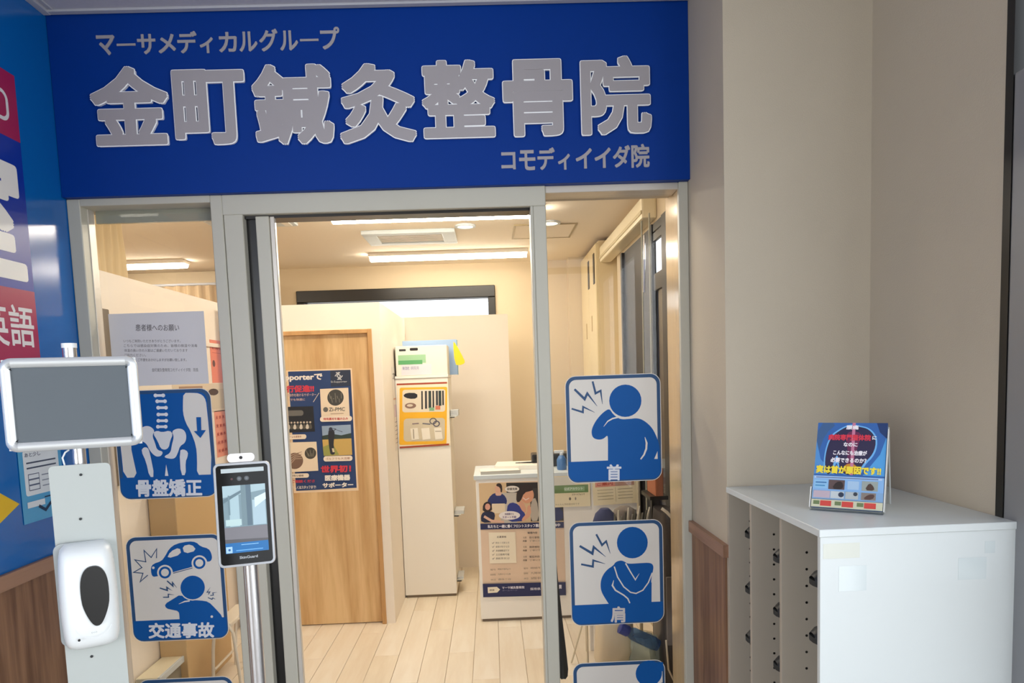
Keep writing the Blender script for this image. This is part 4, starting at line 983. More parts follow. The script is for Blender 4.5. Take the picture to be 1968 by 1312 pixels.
def TY(x, y): return ((x - 190 - .05 * (y - 540)) / 420 * bw, -(y - 540 + .02 * (x - 200)) / 590 * (yp_.z - y1p.z))
a = Art(TY, z=.0024); YL = '#f0b428'
a.line([(190, 548), (603, 540)], 16, '#a3442a'); a.shape(rrect(215, 578, 605, 1105, 14), YL)
a.shape(rrect(238, 598, 590, 805, 22), '#e2d5bf').shape(rrect(250, 862, 590, 1075, 30), '#cfc2a8')
a.shape(smoothpoly([(240, 655), (270, 625), (360, 630), (360, 680), (290, 682)], 1), '#23222a').shape(circ(305, 745, 46, 24, 26), '#8d6f62')
a.shape(circ(300, 742, 25, 20, 12), '#d3c4b0')
for i, (x, h_) in enumerate(((398, 780), (430, 775), (462, 770), (490, 765), (520, 745), (545, 750), (570, 745))): a.line([(x, 612), (x + 3, h_)], 12 + (i % 3) * 5, ('#1d1b22', '#3b3a3e', '#2b3a38')[i % 3])
a.shape(rect(510, 750, 550, 785), '#d27a5c').shape(rect(460, 765, 500, 795), '#7fae86')
a.line(circ(492, 890, 26) + [(518, 890)], 8, '#55545c').line(circ(520, 915, 24) + [(544, 915)], 8, '#4a4960').line([(405, 910), (470, 918)], 10, '#6d6c78').line([(320, 912), (375, 908)], 10, '#8d7a80')
for x0, x1 in ((305, 370), (395, 465), (500, 565)): a.shape([(x0, 955), (x1 - 5, 950), (x1 + 8, 1055), (x0 + 12, 1062)], '#ece3d3')
a.line([(330, 960), (335, 1050)], 8, '#9a8f7c').line([(510, 985), (560, 985)], 8, '#a89c88')
a.line([(218, 1128), (626, 1108)], 16, '#a3442a'); a.build('print', yn)
# boxes on the cupboard top
bx = thing('storage_box', 'white cardboard box with green print on top of the tall cupboard', 'box', (ux0 + .01, UY + .01, uz))
bh = atY(800, 664, UY).z - uz; bwid = atY(862, 690, UY).x - ux0 - .02
pbox('carton', (0, 0, 0), (bwid, .26, bh), mat('white_card', '#e9e4d6', .6), bx, .004, 1)
pbox('side_shadow', (-.0004, .0, .004), (.0, .26, bh - .01), mat('card_side_shade', '#77664a', .7), bx)  # brown sheet paints this side of the carton as shaded
a = Art(z=.0006); a.shape(rect(.02, bh * .42, .17 * bwid / .29, bh * .7), '#9cc59a').shape(rect(.02, bh * .38, .15 * bwid / .29, bh * .52), '#5aa368').shape(rrect(.03, bh * .83, .08, bh * .9, .004), '#2a2a2e').shape(rrect(.11, bh * .84, .17, bh * .93, .006), '#18181c').shape(rect(.04, .005, .20 * bwid / .29, bh * .38), '#ddd9de')
a.text('株式会社', .05, bh * .32, .10, bh * .2, '#8a86a8', .02); a.text('病院用', .11, bh * .32, .17, bh * .2, '#a5a2b8', .01); o = a.build('print', bx); o.rotation_euler = FACE
fb = thing('file_folder', 'pale blue folder leaning behind the white box on the tall cupboard', 'folder', (ux0 + .03, UY + .29, uz), (math.radians(-4), 0, 0))
pbox('cover', (0, 0, 0), (bwid + .04, .004, bh + .055), mat('folder_blue', '#9fbbdf', .4), fb, .001, 1)
pbox('spine', (bwid + .04, 0, 0), (bwid + .045, .03, bh + .05), mat('folder_blue_dark', '#6f9cab', .4), fb)
yb_ = atY(887, 690, UY)
yl_ = thing('hanging_file', 'bright yellow file hanging from the side of the tall cupboard top', 'file', (ux1 - .001, UY + .02, uz))
q0 = atY(871, 655, UY + .02); q1 = atY(893, 690, UY + .02); q2 = atY(884, 702, UY + .02); q3 = atY(875, 700, UY + .02)
lc = lambda p: (p.x - ux1 - .002, p.z - uz)
o = MB().prism(smoothpoly([lc(q0), (lc(q0)[0] + .02, lc(q0)[1] - .02), lc(q1), (lc(q1)[0] + .004, lc(q1)[1] - .03), lc(q2), lc(q3)], 1), -.02, 0).build('cover', mat('yellow_card', '#f3cd1d', .45), yl_); o.rotation_euler = FACE
pbox('hook', (-.04, -.004, -.0005), (.006, .008, .003), M_SNAP, yl_)

# document pockets on the cupboard's right side
for i, (px, py, w_, h_, lab) in enumerate(((880, 800, .07, .10, 'upper'), (884, 988, .09, .06, 'middle'), (880, 1112, .05, .03, 'lower'))):
    p = atY(px, py, UY + .1)
    t = thing('document_pocket', 'white document pocket on the right side of the tall cupboard, %s one' % lab, 'holder', (ux1 + .001, UY + .06, p.z))
    pbox('pocket', (0, 0, 0), (.05, .22, .006), mat('pocket_white', '#d9d6cc', .4), t)
    pbox('paper', (.004, .02, .006), (.02 + w_ * .6, .2, .010 + h_ * .4), mat('pocket_paper', '#c9cac9', .5), t)
    pbox('clip', (.0, -.012, -.006), (.035, .0, .0), M_DARKFR, t)
# notices on the side of the partition
p = atX(752, 705, px_r); q = atX(766, 862, px_r)
npp = thing('paper_notice', 'pale price list sheet on the partition side next to the tall cupboard', 'notice', (px_r + .0008, min(p.y, q.y), q.z), FACE_R)
wn = .20; hn = p.z - q.z
MB().prism(rect(0, 0, wn, hn), 0, .0006).build('sheet', mat('pale_sheet', '#eae0d4', .5), npp)
a = Art(z=.001); a.text('ご案内', .03, hn - .04, .17, hn - .09, '#6a605a', .02); a.line([(.02, hn * .62), (.18, hn * .62)], .012, '#c9967a'); a.shape(rect(.03, hn * .4, .17, hn * .55), '#d8c4cc')
for i in range(6): a.line([(.03, hn * (.34 - i * .05)), (.17, hn * (.34 - i * .05))], .006, '#a99e98')
a.build('print', npp)

# ------------------------------------------------------------------ reception counter
cl = atZ(925, 1195, 0); RYc = cl.y; cx0 = cl.x
ct = atY(920, 913, RYc).z; cx1 = min(RW - .02, atY(1240, 905, RYc).x)
rc = thing('reception_counter', 'white reception counter in the middle of the clinic', 'counter', (cx0, RYc, 0)); cwid = cx1 - cx0
pbox('body', (0, .0, .02), (cwid, .5, ct - .03), M_WHITE2, rc, .002, 1)
pbox('plinth', (.01, .012, 0), (cwid - .01, .49, .02), MC['plinth_dark'], rc)
pbox('top', (-.012, -.01, ct - .03), (cwid + .004, .51, ct), M_WHITE, rc, .003, 1)
k = RYc / F_PX / 3.75
oo = atY(880 + 150 / 3.75, 860 + 255 / 3.75, RYc)
cp = thing('counter_poster', 'recruitment poster with photos of staff in navy uniforms on the counter front', 'poster', (oo.x, RYc - .0006, oo.z), FACE)
def TC(x, y): return ((x - 150 - .022 * (y - 255)) * k, -(y - 255 + .02 * (x - 150)) * k)
MB().prism(rect(0, -848 * k, 612 * k, 0), 0, .0008).build('sheet', mat('poster_pink_beige', '#e3c6aa', .5), cp)
a = Art(TC, z=.001)
def R4(x0, y0, x1, y1): return [(x0 + .022 * (y0 - 255), y0), (x1 + .022 * (y0 - 255), y0), (x1 + .022 * (y1 - 255), y1), (x0 + .022 * (y1 - 255), y1)]
a.shape(R4(150, 257, 760, 560), '#d9b98e').shape(R4(350, 257, 760, 330), '#2c2622').shape(R4(300, 330, 420, 560), '#c6bcae').shape(R4(520, 300, 760, 545), '#3a3430')
SK = '#d9a184'; NV = '#23306a'; HR = '#30211d'
a.shape(smoothpoly([(205, 395), (240, 340), (285, 325), (330, 340), (355, 380), (348, 420), (230, 425)], 1), NV).shape(rrect(270, 300, 315, 350, 14), '#e2b59c').shape(circ(290, 300, 24, 20, 30), '#dfae92').shape(smoothpoly([(272, 275), (290, 256), (318, 265), (322, 320), (308, 330), (306, 290)], 1), HR)
a.shape(R4(240, 408, 335, 480), '#e6d3b4').shape(smoothpoly([(160, 500), (180, 465), (235, 462), (268, 480), (255, 545), (165, 548)], 1), '#1c2140').shape(smoothpoly([(175, 470), (178, 410), (210, 388), (240, 405), (246, 465)], 1), HR).shape(circ(212, 430, 19, 20, 24), '#dc9f88')
a.line([(185, 500), (240, 535), (330, 545)], 18, '#e0b39a')
a.shape(smoothpoly([(350, 470), (360, 410), (410, 400), (470, 450), (500, 540), (350, 545)], 1), '#2f3a86').shape(smoothpoly([(430, 400), (470, 480), (500, 470), (470, 390)], 1), SK)
a.shape(circ(500, 350, 50, 24, 60), '#d99a78').shape(smoothpoly([(420, 400), (425, 320), (460, 275), (520, 265), (548, 310), (530, 320), (480, 330), (450, 400)], 1), HR)
a.line([(470, 368), (490, 385), (515, 372)], 6, '#f3dccd').shape(smoothpoly([(530, 380), (570, 370), (590, 540), (520, 545)], 1), '#b8ac9c').shape(smoothpoly([(500, 430), (525, 420), (530, 500), (470, 545), (455, 530), (500, 480)], 1), '#dba183')
a.shape(circ(392, 303, 52, 24, 24), '#ece2d6').shape(circ(370, 497, 78, 28, 32), '#efe5df'); a.text('研修充実', 355, 292, 430, 312, '#6a625c', .04); a.text('未経験から', 335, 478, 402, 494, '#8a7a90', .03); a.text('スタート可能', 318, 500, 420, 518, '#80688c', .03)
a.shape(circ(700, 380, 45, 20, 55), '#c98f72').shape(smoothpoly([(640, 545), (650, 450), (700, 430), (760, 460), (762, 545)], 1), '#262c5a')
a.shape(R4(150, 553, 760, 597), '#1d2252'); a.text('私たちと一緒に働くフロントスタッフ募集', 210, 563, 600, 588, '#ece6ea', .03); a.text('大募集中', 640, 563, 740, 586, '#ece6ea', .03)
a.shape(R4(208, 620, 404, 850), '#f1e3c9'); a.text('応募資格', 276, 646, 345, 662, '#7a6f66', .02)
for i, t in enumerate(('明るく元気な方', '接客が好きな方', '未経験歓迎です', '土日勤務可能', '患者様に寄り添える方')): a.text('✓', 240, 690 + i * 29, 256, 704 + i * 29, '#7a6f66', .02); a.text(t, 266, 690 + i * 29, 366, 705 + i * 29, '#857a70', .0)
a.text('職種内容', 500, 620, 572, 636, '#6d625c', .02)
for i, (y, t) in enumerate(((655, '受付事務'), (725, '施術補助'), (798, '電話対応'))):
    a.text('仕事', 468, y, 492, y + 14, '#7a6f66'); a.text('内容', 466, y + 26, 494, y + 40, '#5d544e', .02); a.text(t + 'のお仕事です', 512, y, 700, y + 16, '#6d625c', .01); a.text('丁寧に指導します', 512, y + 26, 690, y + 40, '#8d8278')
for i, (t, u) in enumerate((('給与', '時給千百円より'), ('勤務時間', '九時から十九時'), ('休日', '週休二日'))):
    a.text(t, 225, 888 + i * 38, 262, 902 + i * 38, '#7a6f66'); a.text(u, 280, 886 + i * 38, 372, 900 + i * 38, '#857a70'); a.text(t, 470, 884 + i * 38, 500, 898 + i * 38, '#7a6f66'); a.text(u, 520, 882 + i * 38, 700, 898 + i * 38, '#857a70')
a.shape(R4(150, 1000, 760, 1100), '#1d2252'); a.shape([(202, 1026), (270, 1024), (293, 1045), (272, 1067), (204, 1070)], '#efe3cc'); a.text('検索', 215, 1040, 252, 1056, '#8a7a6a', .02)
a.text('マーサ鍼灸整骨院', 308, 1022, 472, 1042, '#e8e2ea', .02); a.text('ホームページ', 310, 1048, 420, 1058, '#9a98b8'); a.text('採用係まで', 515, 1036, 640, 1056, '#d8d3dc', .02); a.text('問', 728, 1020, 746, 1050, '#ece6ea', .05)
a.build('print', cp)
# sheets on the counter, hanging flyers
def flatpaper(name, label, x0, x1, y0, y1, z, h, rz, m, cat='papers'):
    t = thing(name, label, cat, ((x0 + x1) / 2, (y0 + y1) / 2, z), (0, 0, rz)); w_, d_ = (x1 - x0) / 2, (y1 - y0) / 2
    pbox('sheets', (-w_, -d_, 0), (w_, d_, h), m, t, .001, 1); return t
PPR = mat('paper_white', '#eee8dc', .5)
t = flatpaper('document_tray', 'clear document tray with white papers at the left end of the counter', cx0 + .03, cx0 + .30, RYc + .02, RYc + .24, ct, .012, .05, PPR, 'tray')
pbox('tray_rim', (-.135, -.115, .0), (.135, -.11, .022), mat('tray_grey', '#b9b4a8', .3), t)
flatpaper('paper_stack', 'loose white papers behind the document tray on the counter', cx0 + .14, cx0 + .46, RYc + .2, RYc + .46, ct, .03, -.08, PPR)
p = atY(1050, 912, RYc + .3)
pen = thing('pen', 'dark pen lying on the papers at the counter', 'pen', (atY(1010, 905, RYc + .3).x, RYc + .3, ct + .037))
MB().tube([(-.07, 0, 0), (.07, .0, 0)], [.003, .006], 8).build('barrel', M_DARKFR, pen)
p = atY(1022, 878, RYc + .32); q = atY(1088, 903, RYc + .32)
pr = thing('label_printer', 'black printer at the back of the counter beside the right pane post', 'printer', (p.x, RYc + .30, ct))
pbox('printer_body', (0, 0, 0), (.30, .16, p.z - ct + .02), mat('printer_black', '#1c1a1a', .35), pr, .012, 2)
pbox('paper_slot', (.02, -.002, .05), (.28, .0, .07), M_BLACK, pr)
# blue cloth and scissors-like items right of it
p = atY(1075, 908, RYc + .1)
bt = thing('cleaning_bottle', 'white spray bottle with blue body on the counter behind the neck sticker', 'bottle', (p.x + .02, RYc + .12, ct))
MB().lathe([(.03, 0), (.034, .01), (.034, .07), (.02, .095), (.012, .10)], 20).build('bottle_body', mat('bottle_blue', '#3f6fa5', .3), bt, smooth=True)
MB().lathe([(.012, .10), (.014, .115), (.01, .12)], 12).build('bottle_neck', M_PLASTIC, bt); pbox('trigger', (-.05, -.008, .115), (.018, .008, .135), M_PLASTIC, bt, .003, 1)
def flyer(label, px0, py0, px1, py1, Y, cols, tilt=0):
    p = atY(px0, py0, Y); q = atY(px1, py1, Y); t = thing('flyer', label, 'flyer', (p.x, Y, p.z), (PI / 2, -tilt, 0)); w_, h_ = q.x - p.x, p.z - q.z
    MB().prism(rect(0, -h_, w_, 0), 0, .0008).build('sheet', mat('flyer_paper', '#ecdcb6', .5), t); a = Art(lambda x, y: (x * w_, -y * h_), z=.001); cols(a); a.build('print', t)
def fgreen(a):
    a.shape(rect(.02, .03, .6, .3), '#dcd6c6').shape(rect(.02, .3, .95, .55), '#6f8a54').shape(rect(.3, .36, .85, .5), '#8fae80'); a.text('公式アカウント', .3, .38, .8, .47, '#e5e8d8', .02)
    a.text('スマートフォンで', .5, .58, .85, .64, '#6a6154', .02); a.shape(circ(.45, .74, .03, 12, .05), '#6a6154'); a.shape(circ(.6, .74, .02, 12, .05), '#8a8070'); a.text('かんたん予約受付中です', .05, .88, .7, .94, '#8a7d68')
def fpink(a):
    a.shape(rect(.06, .04, .5, .3), '#d98f78').shape(rect(.5, .04, .92, .3), '#b9907e'); a.text('ご案内', .1, .1, .45, .25, '#b8503f', .03)
    for i in range(4): a.line([(.1, .42 + i * .12), (.45, .42 + i * .12)], .02, '#a89a7c'); a.line([(.55, .42 + i * .12), (.88, .42 + i * .12)], .02, '#a89a7c')
    a.line([(.5, .34), (.5, .9)], .01, '#c2b48c')
flyer('green headed booking flyer hanging on the counter front behind the right pane', 1062, 915, 1135, 972, RYc - .012, fgreen)
flyer('cream flyer with red heading hanging on the counter right of the green one', 1138, 922, 1226, 968, RYc - .012, fpink, .03)

# ------------------------------------------------------------------ low things behind the right pane
sp = atY(1068, 1050, 3.30); sq = atY(1083, 1305, 3.30)
shn = thing('shoehorn', 'long black shoehorn hanging inside the right pane beside the post', 'shoehorn', (sp.x - .03, 3.30, sp.z + .35))
hL = sp.z + .35 - sq.z
prof = [(0, .010), (.25 * hL, .010), (.5 * hL, .012), (.7 * hL, .018), (.85 * hL, .024), (.95 * hL, .027), (.985 * hL, .022), (hL, .010)]
b_ = MB(); vs = []
sl = (sq.x - sp.x + .03) / hL
for z, w_ in prof:
    for kx in range(7):
        t_ = kx / 3 - 1; vs.append((z * sl + w_ * t_, .012 * (1 - t_ * t_) * (w_ / .03), -z))
for z, w_ in prof:
    for kx in range(7):
        t_ = kx / 3 - 1; vs.append((z * sl + w_ * t_, .012 * (1 - t_ * t_) * (w_ / .03) + .004, -z))
n = len(prof); fs = [(i * 7 + j, i * 7 + j + 1, i * 7 + j + 8, i * 7 + j + 7) for i in range(n - 1) for j in range(6)]; o7 = n * 7
fs += [tuple(o7 + i for i in f) for f in fs[:]]
for i in range(n - 1): fs += [(i * 7, (i + 1) * 7, o7 + (i + 1) * 7, o7 + i * 7), (i * 7 + 6, (i + 1) * 7 + 6, o7 + (i + 1) * 7 + 6, o7 + i * 7 + 6)]
b_.add(vs, fs).build('blade', mat('shoehorn_black', '#14171c', .35), shn, smooth=True)
MB().tube([(0, .002, -.002), (-.004, .0, .03), (.004, .0, .045), (.008, .002, .01)], .0025, 6).build('hanging_loop', M_BLACK, shn)
# white bin / purifier
pb = atY(1182, 1272, 3.72); pt_ = atY(1182, 1130, 3.72); pz = max(0, pb.z)
bnn = thing('waste_bin', 'warm white tapered bin with dark foot behind the lower right stickers', 'bin', (pb.x, 3.72, 0))
def loft(rows, n=32, p=3.0):
    vs = []
    for hx, hy, z in rows:
        for k_ in range(n):
            an = 2 * PI * k_ / n; c_, s_ = math.cos(an), math.sin(an)
            vs.append((hx * math.copysign(abs(c_) ** (2 / p), c_), hy * math.copysign(abs(s_) ** (2 / p), s_), z))
    R_ = len(rows); fs = [(i * n + k_, i * n + (k_ + 1) % n, (i + 1) * n + (k_ + 1) % n, (i + 1) * n + k_) for i in range(R_ - 1) for k_ in range(n)]
    fs += [tuple(range(n))[::-1], tuple(range((R_ - 1) * n, R_ * n))]
    return MB().add(vs, fs)
zf = pz
loft([(.10, .10, 0), (.105, .105, zf + .005)]).build('foot', mat('bin_foot', '#2a1a14', .5), bnn, smooth=True)
loft([(.108, .11, zf + .006), (.112, .115, zf + .02), (.09, .1, zf + .36), (.08, .09, zf + .40)]).build('bin_body', mat('bin_cream', '#dccdb0', .4), bnn, smooth=True)
loft([(.082, .092, zf + .401), (.08, .09, zf + .42), (.06, .07, zf + .43)]).build('lid', mat('bin_lid', '#cdbd9d', .4), bnn, smooth=True)
# water bottle with blue cap
bp_ = atY(1205, 1215, 3.55)
wb = thing('water_bottle', 'clear water bottle with a large dark blue cap leaning beside the bin', 'bottle', (bp_.x - .02, 3.55, bp_.z + .04), (0, math.radians(118), 0))
wb.location = (bp_.x - .04, 3.55, bp_.z + .03)
MB().lathe([(.022, 0), (.03, .004), (.03, .05), (.026, .055)], 24).build('cap', mat('cap_blue', '#1c2f80', .3), wb, smooth=True)
MB().lathe([(.024, .055), (.034, .08), (.036, .2), (.03, .23)], 24).build('bottle_body', glassmat('bottle_clear', '#a9c6e6', 1.4, .02, .15, '#5f86c0'), wb, smooth=True)
# plastic bag heap
g0 = atY(1238, 1245, 3.6)
pbag = thing('plastic_bag', 'crumpled translucent pale plastic bag beside the bin', 'bag', (g0.x, 3.6, 0))
b_ = MB(); vs = []; n_ = 22; R_ = 12; top_ = g0.z + .07
for i in range(R_ + 1):
    t_ = i / R_; z = top_ * t_
    for k_ in range(n_):
        an = 2 * PI * k_ / n_; rr = (.115 - .055 * t_) * (1 + .16 * math.sin(5 * an + 3 * t_) + .08 * math.sin(11 * an + 8 * t_))
        vs.append((rr * math.cos(an), rr * .8 * math.sin(an), z))
b_.add(vs, [(i * n_ + k_, i * n_ + (k_ + 1) % n_, (i + 1) * n_ + (k_ + 1) % n_, (i + 1) * n_ + k_) for i in range(R_) for k_ in range(n_)]).build('film', glassmat('bag_film', '#e4ece4', 1.3, .2, .55, '#c4cdc0'), pbag, smooth=True)
# thin folding rack
rk = thing('wire_rack', 'thin white folding wire rack on the floor left of the bin', 'rack', (0, 3.85, 0))
m_w = mat('white_wire', '#cfc0a2', .4)
A0 = atY(1128, 1205, 3.85); A1 = atY(1108, 1240, 3.85); A2 = atY(1136, 1270, 3.85)
zfl = .006
MB().tube([(A0.x, 0, A0.z + .25), (A0.x, 0, zfl)], .006, 8).build('leg', m_w, rk); MB().tube([(A0.x + .004, .02, A0.z + .1), (A1.x - .03, .02, zfl)], .005, 8).build('leg', m_w, rk)
MB().tube([(A2.x, .18, A0.z + .25), (A2.x, .18, zfl)], .006, 8).build('leg', m_w, rk); MB().tube([(A0.x, 0, A0.z + .25), (A2.x, .18, A0.z + .25)], .006, 8).build('top_bar', m_w, rk)
# dark appliance at the right jamb
ap = atY(1262, 968, 3.52); 
ma = thing('blood_pressure_monitor', 'tall dark grey machine with a pale rounded top edge against the right jamb', 'machine', (ap.x + .065, 3.62, 0))
hz = ap.z
loft([(.05, .14, 0), (.052, .145, .1), (.05, .14, hz - .12), (.045, .13, hz - .05)]).build('housing', mat('machine_dark', '#3a3534', .35), ma, smooth=True)
b_ = MB().tube([(-.045, -.12, hz - .02), (-.02, -.13, hz - .04), (.01, -.135, hz - .075), (.03, -.135, hz - .1), (.032, -.135, hz - .4)], .008, 10); b_.build('pale_rim', mat('machine_rim', '#d6cbb8', .3), ma, smooth=True)
pbox('front_panel', (-.035, -.150, hz * .25), (.02, -.142, hz * .62), mat('machine_grey', '#77706c', .3), ma, .003, 1)
MB().tube([(-.04, -.15, hz * .28), (-.03, -.15, hz * .12), (.0, -.15, hz * .05), (.02, -.15, hz * .03)], .005, 8).build('pale_trim', MC['machine_rim'], ma, smooth=True)
# bags on the stool
bgp = atY(1163, 1000, 3.95)
bk = thing('navy_backpack', 'navy blue backpack with a small pale emblem behind the shoulder sticker', 'bag', (bgp.x, 3.95, 0))
z_ = bgp.z
loft([(.07, .06, .62), (.08, .07, .68), (.075, .07, z_ - .02), (.055, .055, z_ + .04), (.025, .03, z_ + .07)], 28, 2.6).build('bag_body', mat('navy_cloth', '#1d2350', .8, var=.08, scale=20), bk, smooth=True)
a = Art(z=.0); a.shape([(0, .025), (.018, 0), (0, -.025), (-.018, 0)], '#8f93b8'); o = a.build('emblem', bk); o.location = (-.01, -.0745, z_ - .01); o.rotation_euler = FACE
loft([(.11, .10, .60), (.11, .10, .62)], 28).build('strap_pad', mat('navy_strap', '#15193a', .8), bk)
stl = thing('stool', 'small pale stool under the bags behind the right pane', 'stool', (bgp.x + .12, 3.97, 0))
pbox('seat', (-.24, -.12, .57), (.24, .12, .60), M_WHITE2, stl, .006, 2)
for sx_ in (-.2, .2):
    for sy_ in (-.09, .09): pbox('leg', (sx_ - .012, sy_ - .012, 0), (sx_ + .012, sy_ + .012, .57), M_WHITE2, stl, .002, 1)
gb = atY(1195, 1000, 3.95)
gg = thing('grey_coat', 'folded grey brown coat leaning on the navy backpack', 'coat', (gb.x + .03, 4.02, 0))
loft([(.09, .07, .601), (.10, .075, .66), (.09, .07, gb.z - .02), (.06, .05, gb.z + .05), (.03, .02, gb.z + .07)], 24, 2.2).build('coat_body', mat('coat_grey', '#776c62', .85, var=.15, scale=25), gg, smooth=True)
um = thing('umbrella_bundle', 'bundle of folded umbrellas with pale stripes beside the grey coat', 'umbrellas', (atY(1216, 1000, 3.86).x, 3.86, .6))
for i in range(13):
    dx_ = (i - 6) * .020; zt_i = atY(1216, 1000, 3.86).z + .045 + .022 * math.sin(i * 2.1) + .02 * (1 - abs(i - 7) / 6) - .6
    MB().tube([(dx_ * .45, .02 * math.sin(i), .0), (dx_ * .8, .0, zt_i * .5), (dx_ + .018, -.012 * (i % 2), zt_i)], [.006, .012, .0045], 8).build('umbrella', (mat('umb_dark', '#5c584c', .5), mat('umb_pale', '#e0d6c0', .4), mat('umb_grey', '#8d8778', .5))[i % 3], um, smooth=True)
bs = thing('hanger_pole', 'pale upright pole with hooks rising behind the neck sticker', 'pole', (atY(1240, 960, 3.9).x + .03, 4.22, 0))
MB().tube([(0, 0, 0.012), (0, 0, atY(1240, 880, 4.0).z)], .011, 12).build('pole', mat('pole_pale', '#b3a78e', .4), bs)
MB().lathe([(.11, 0), (.11, .01), (.02, .015)], 24).build('base', MC['pole_pale'], bs)
rdp = atY(1264, 940, 3.75)
rdb = thing('red_book', 'reddish brown binder standing near the right jamb', 'binder', (rdp.x - .02, 3.72, 0))
pbox('binder_cover', (0, 0, .98), (.045, .2, rdp.z + .12), mat('binder_red', '#a5603e', .5), rdb, .003, 1)
pbox('shelf_bracket', (-.03, .0, .96), (.07, .22, .98), M_DARKFR, rdb)
pbox('shelf_post', (.0, .09, 0), (.03, .12, .96), M_DARKFR, rdb)
# ------------------------------------------------------------------ low table and chair behind the left pane
tA = atY(302, 1303, 3.34); tz = tA.z; tB = atZ(392, 1234, tz)
lt = thing('low_table', 'low cream table with papers behind the left pane', 'table', (tA.x, 3.34, 0))
tl = tB.y - 3.34 + .25; tx0 = -1.79 - tA.x
pbox('table_top', (tx0, 0, tz - .03), (0, tl, tz), mat('table_cream', '#efe4c6', .35, var=.03, scale=6), lt, .003, 1)
pbox('edge_band', (-.001, 0, tz - .031), (.012, tl, tz + .001), M_WHITE, lt, .002, 1)
for yy in (.03, tl - .03):
    for xx in (tx0 + .03, -.02): pbox('leg', (xx - .015, yy - .015, 0), (xx + .015, yy + .015, tz - .03), M_WHITE, lt, .002, 1)
pbox('side_panel', (-.016, .045, 0), (-.01, tl - .045, tz - .03), mat('table_grey_panel', '#9a9486', .6), lt)
p = atZ(256, 1243, tz)
tr_ = thing('tape_roll', 'pale green tape roll on the low table', 'tape', (p.x, p.y, tz))
MB().lathe([(.010, .0), (.010, .028), (.028, .03), (.028, 0)], 28).build('roll', mat('tape_green', '#9cc9a6', .4), tr_, smooth=True)
MB().lathe([(.009, .001), (.009, .029)], 16).build('core', mat('tape_core', '#3f6a5c', .5), tr_)
p = atZ(290, 1236, tz)
flatpaper('paper_stack', 'grey pamphlet on the low table beside the tape roll', p.x - .04, p.x + .09, p.y - .05, p.y + .06, tz, .006, .3, mat('pamphlet_grey', '#aeb2b4', .4))
p = atZ(250, 1214, tz); p.x = max(p.x, -1.72); p.y = min(p.y, tB.y + .1)
gl = thing('eyeglasses', 'brown framed reading glasses on the low table', 'glasses', (p.x, p.y, tz + .014))
for s_ in (-.026, .026): MB().tube([(s_ + .02 * math.cos(k_ * PI / 8), 0, .012 * math.sin(k_ * PI / 8)) for k_ in range(17)], .0018, 6).build('rim', mat('brown_frame', '#8d5a35', .4), gl)
for s_ in (-.046, .046): MB().tube([(s_, 0, .004), (s_, .08, .0), (s_, .1, -.012)], .0016, 6).build('temple', MC['brown_frame'], gl)
MB().tube([(-.006, 0, .003), (0, 0, .006), (.006, 0, .003)], .0016, 6).build('bridge', MC['brown_frame'], gl)
def chair_leg(pts): return MB().tube(pts, .009, 10)
C1 = atY(436, 1196, 3.75)
chh = thing('white_chair', 'white tubular chair partly hidden by the silver post behind the left pane', 'chair', (C1.x, 3.75, 0)); hz = C1.z
for yy in (0, .34):
    b_ = MB().tube([(-.10, yy, .0), (-.085, yy, hz * .6), (-.07, yy, hz - .03), (-.045, yy, hz), (.0, yy, hz - .005), (.03, yy, hz - .06), (.055, yy, .0)], .009, 10); b_.build('side_frame', mat('white_tube', '#efe8da', .35), chh, smooth=True)
pbox('seat', (-.075, .0, hz - .03), (.02, .34, hz - .005), MC['white_tube'], chh, .006, 2)
MB().tube([(-.085, 0, hz * .3), (-.085, .34, hz * .3)], .007, 8).build('crossbar', MC['white_tube'], chh)
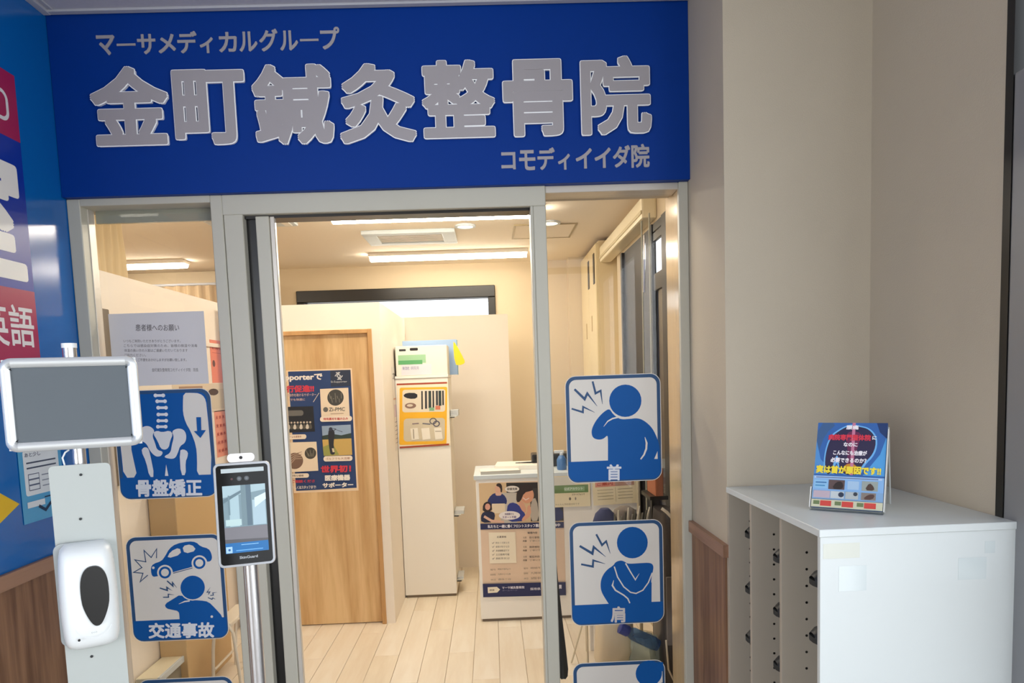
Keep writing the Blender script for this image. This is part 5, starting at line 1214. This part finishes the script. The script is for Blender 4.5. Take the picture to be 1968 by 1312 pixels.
# papers and low cabinet on the left partition
def sheetX(name, label, px0, py0, px1, py1, X, m, fn, cat='poster'):
    p = atX(px0, py0, X); q = atX(px1, py1, X); t = thing(name, label, cat, (X + .0008, p.y, max(p.z, q.z)), FACE_R); w_ = abs(q.y - p.y); h_ = abs(p.z - q.z)
    MB().prism(rect(0, -h_, w_, 0), 0, .0006).build('sheet', m, t); a = Art(lambda x, y: (x * w_, -y * h_), z=.001); fn(a); a.build('print', t)
def f1(a):
    a.text('お知らせ', .1, .12, .85, .22, '#a0483c', .03); a.shape(circ(.15, .55, .08, 12, .08), '#6b4a40')
    a.line([(.1, .3), (.9, .3)], .01, '#b8594a')
def f2(a):
    for i in range(5):
        for j in range(4): a.text('火水木金'[j], .08 + j * .23, .1 + i * .18, .24 + j * .23, .18 + i * .18, '#a8382e', .03)
def f3(a): a.shape(rect(.1, .08, .5, .5), '#a98a70').shape(circ(.3, .6, .15, 16, .2), '#7a6b5a').shape(rect(.55, .2, .9, .9), '#cfc3ae').shape(circ(.7, .3, .1, 12, .12), '#4c3a30')
SAL = mat('salmon_paper', '#e88a70', .5)
sheetX('wall_notice', 'salmon notice sheet on the left inner partition beside the silver post', 402, 652, 440, 735, LPX, SAL, f1)
sheetX('wall_notice', 'photo sheet between the two salmon notices on the left inner partition', 330, 738, 440, 788, LPX, mat('beige_sheet', '#dccdb6', .5), f3)
sheetX('wall_notice', 'salmon calendar sheet with red characters on the left inner partition', 411, 790, 443, 872, LPX, mat('salmon_paper_2', '#e79a82', .5), f2)
cA = atX(338, 1000, LPX + .14)
lc_ = thing('low_cabinet', 'low tan cabinet along the left partition behind the accident sticker', 'cabinet', (LPX + .004, cA.y, 0))
hc = 1.15
pbox('body', (0, 0, 0), (.14, .60, hc), mat('tan_board', '#d3b384', .5), lc_, .003, 1)
pbox('top', (0, -.005, hc), (.15, .605, hc + .015), mat('tan_board_top', '#dcbf94', .5), lc_, .002, 1)
dk = atX(193, 640, LPX)
bar = thing('grab_bar', 'dark vertical strip on the left partition next to the left frame', 'strip', (LPX + .002, dk.y, 0))
pbox('strip', (0, -.02, atX(200, 730, LPX).z - .5), (.02, .05, atX(190, 593, LPX).z), mat('strip_brown', '#6f6353', .5), bar, .003, 1)
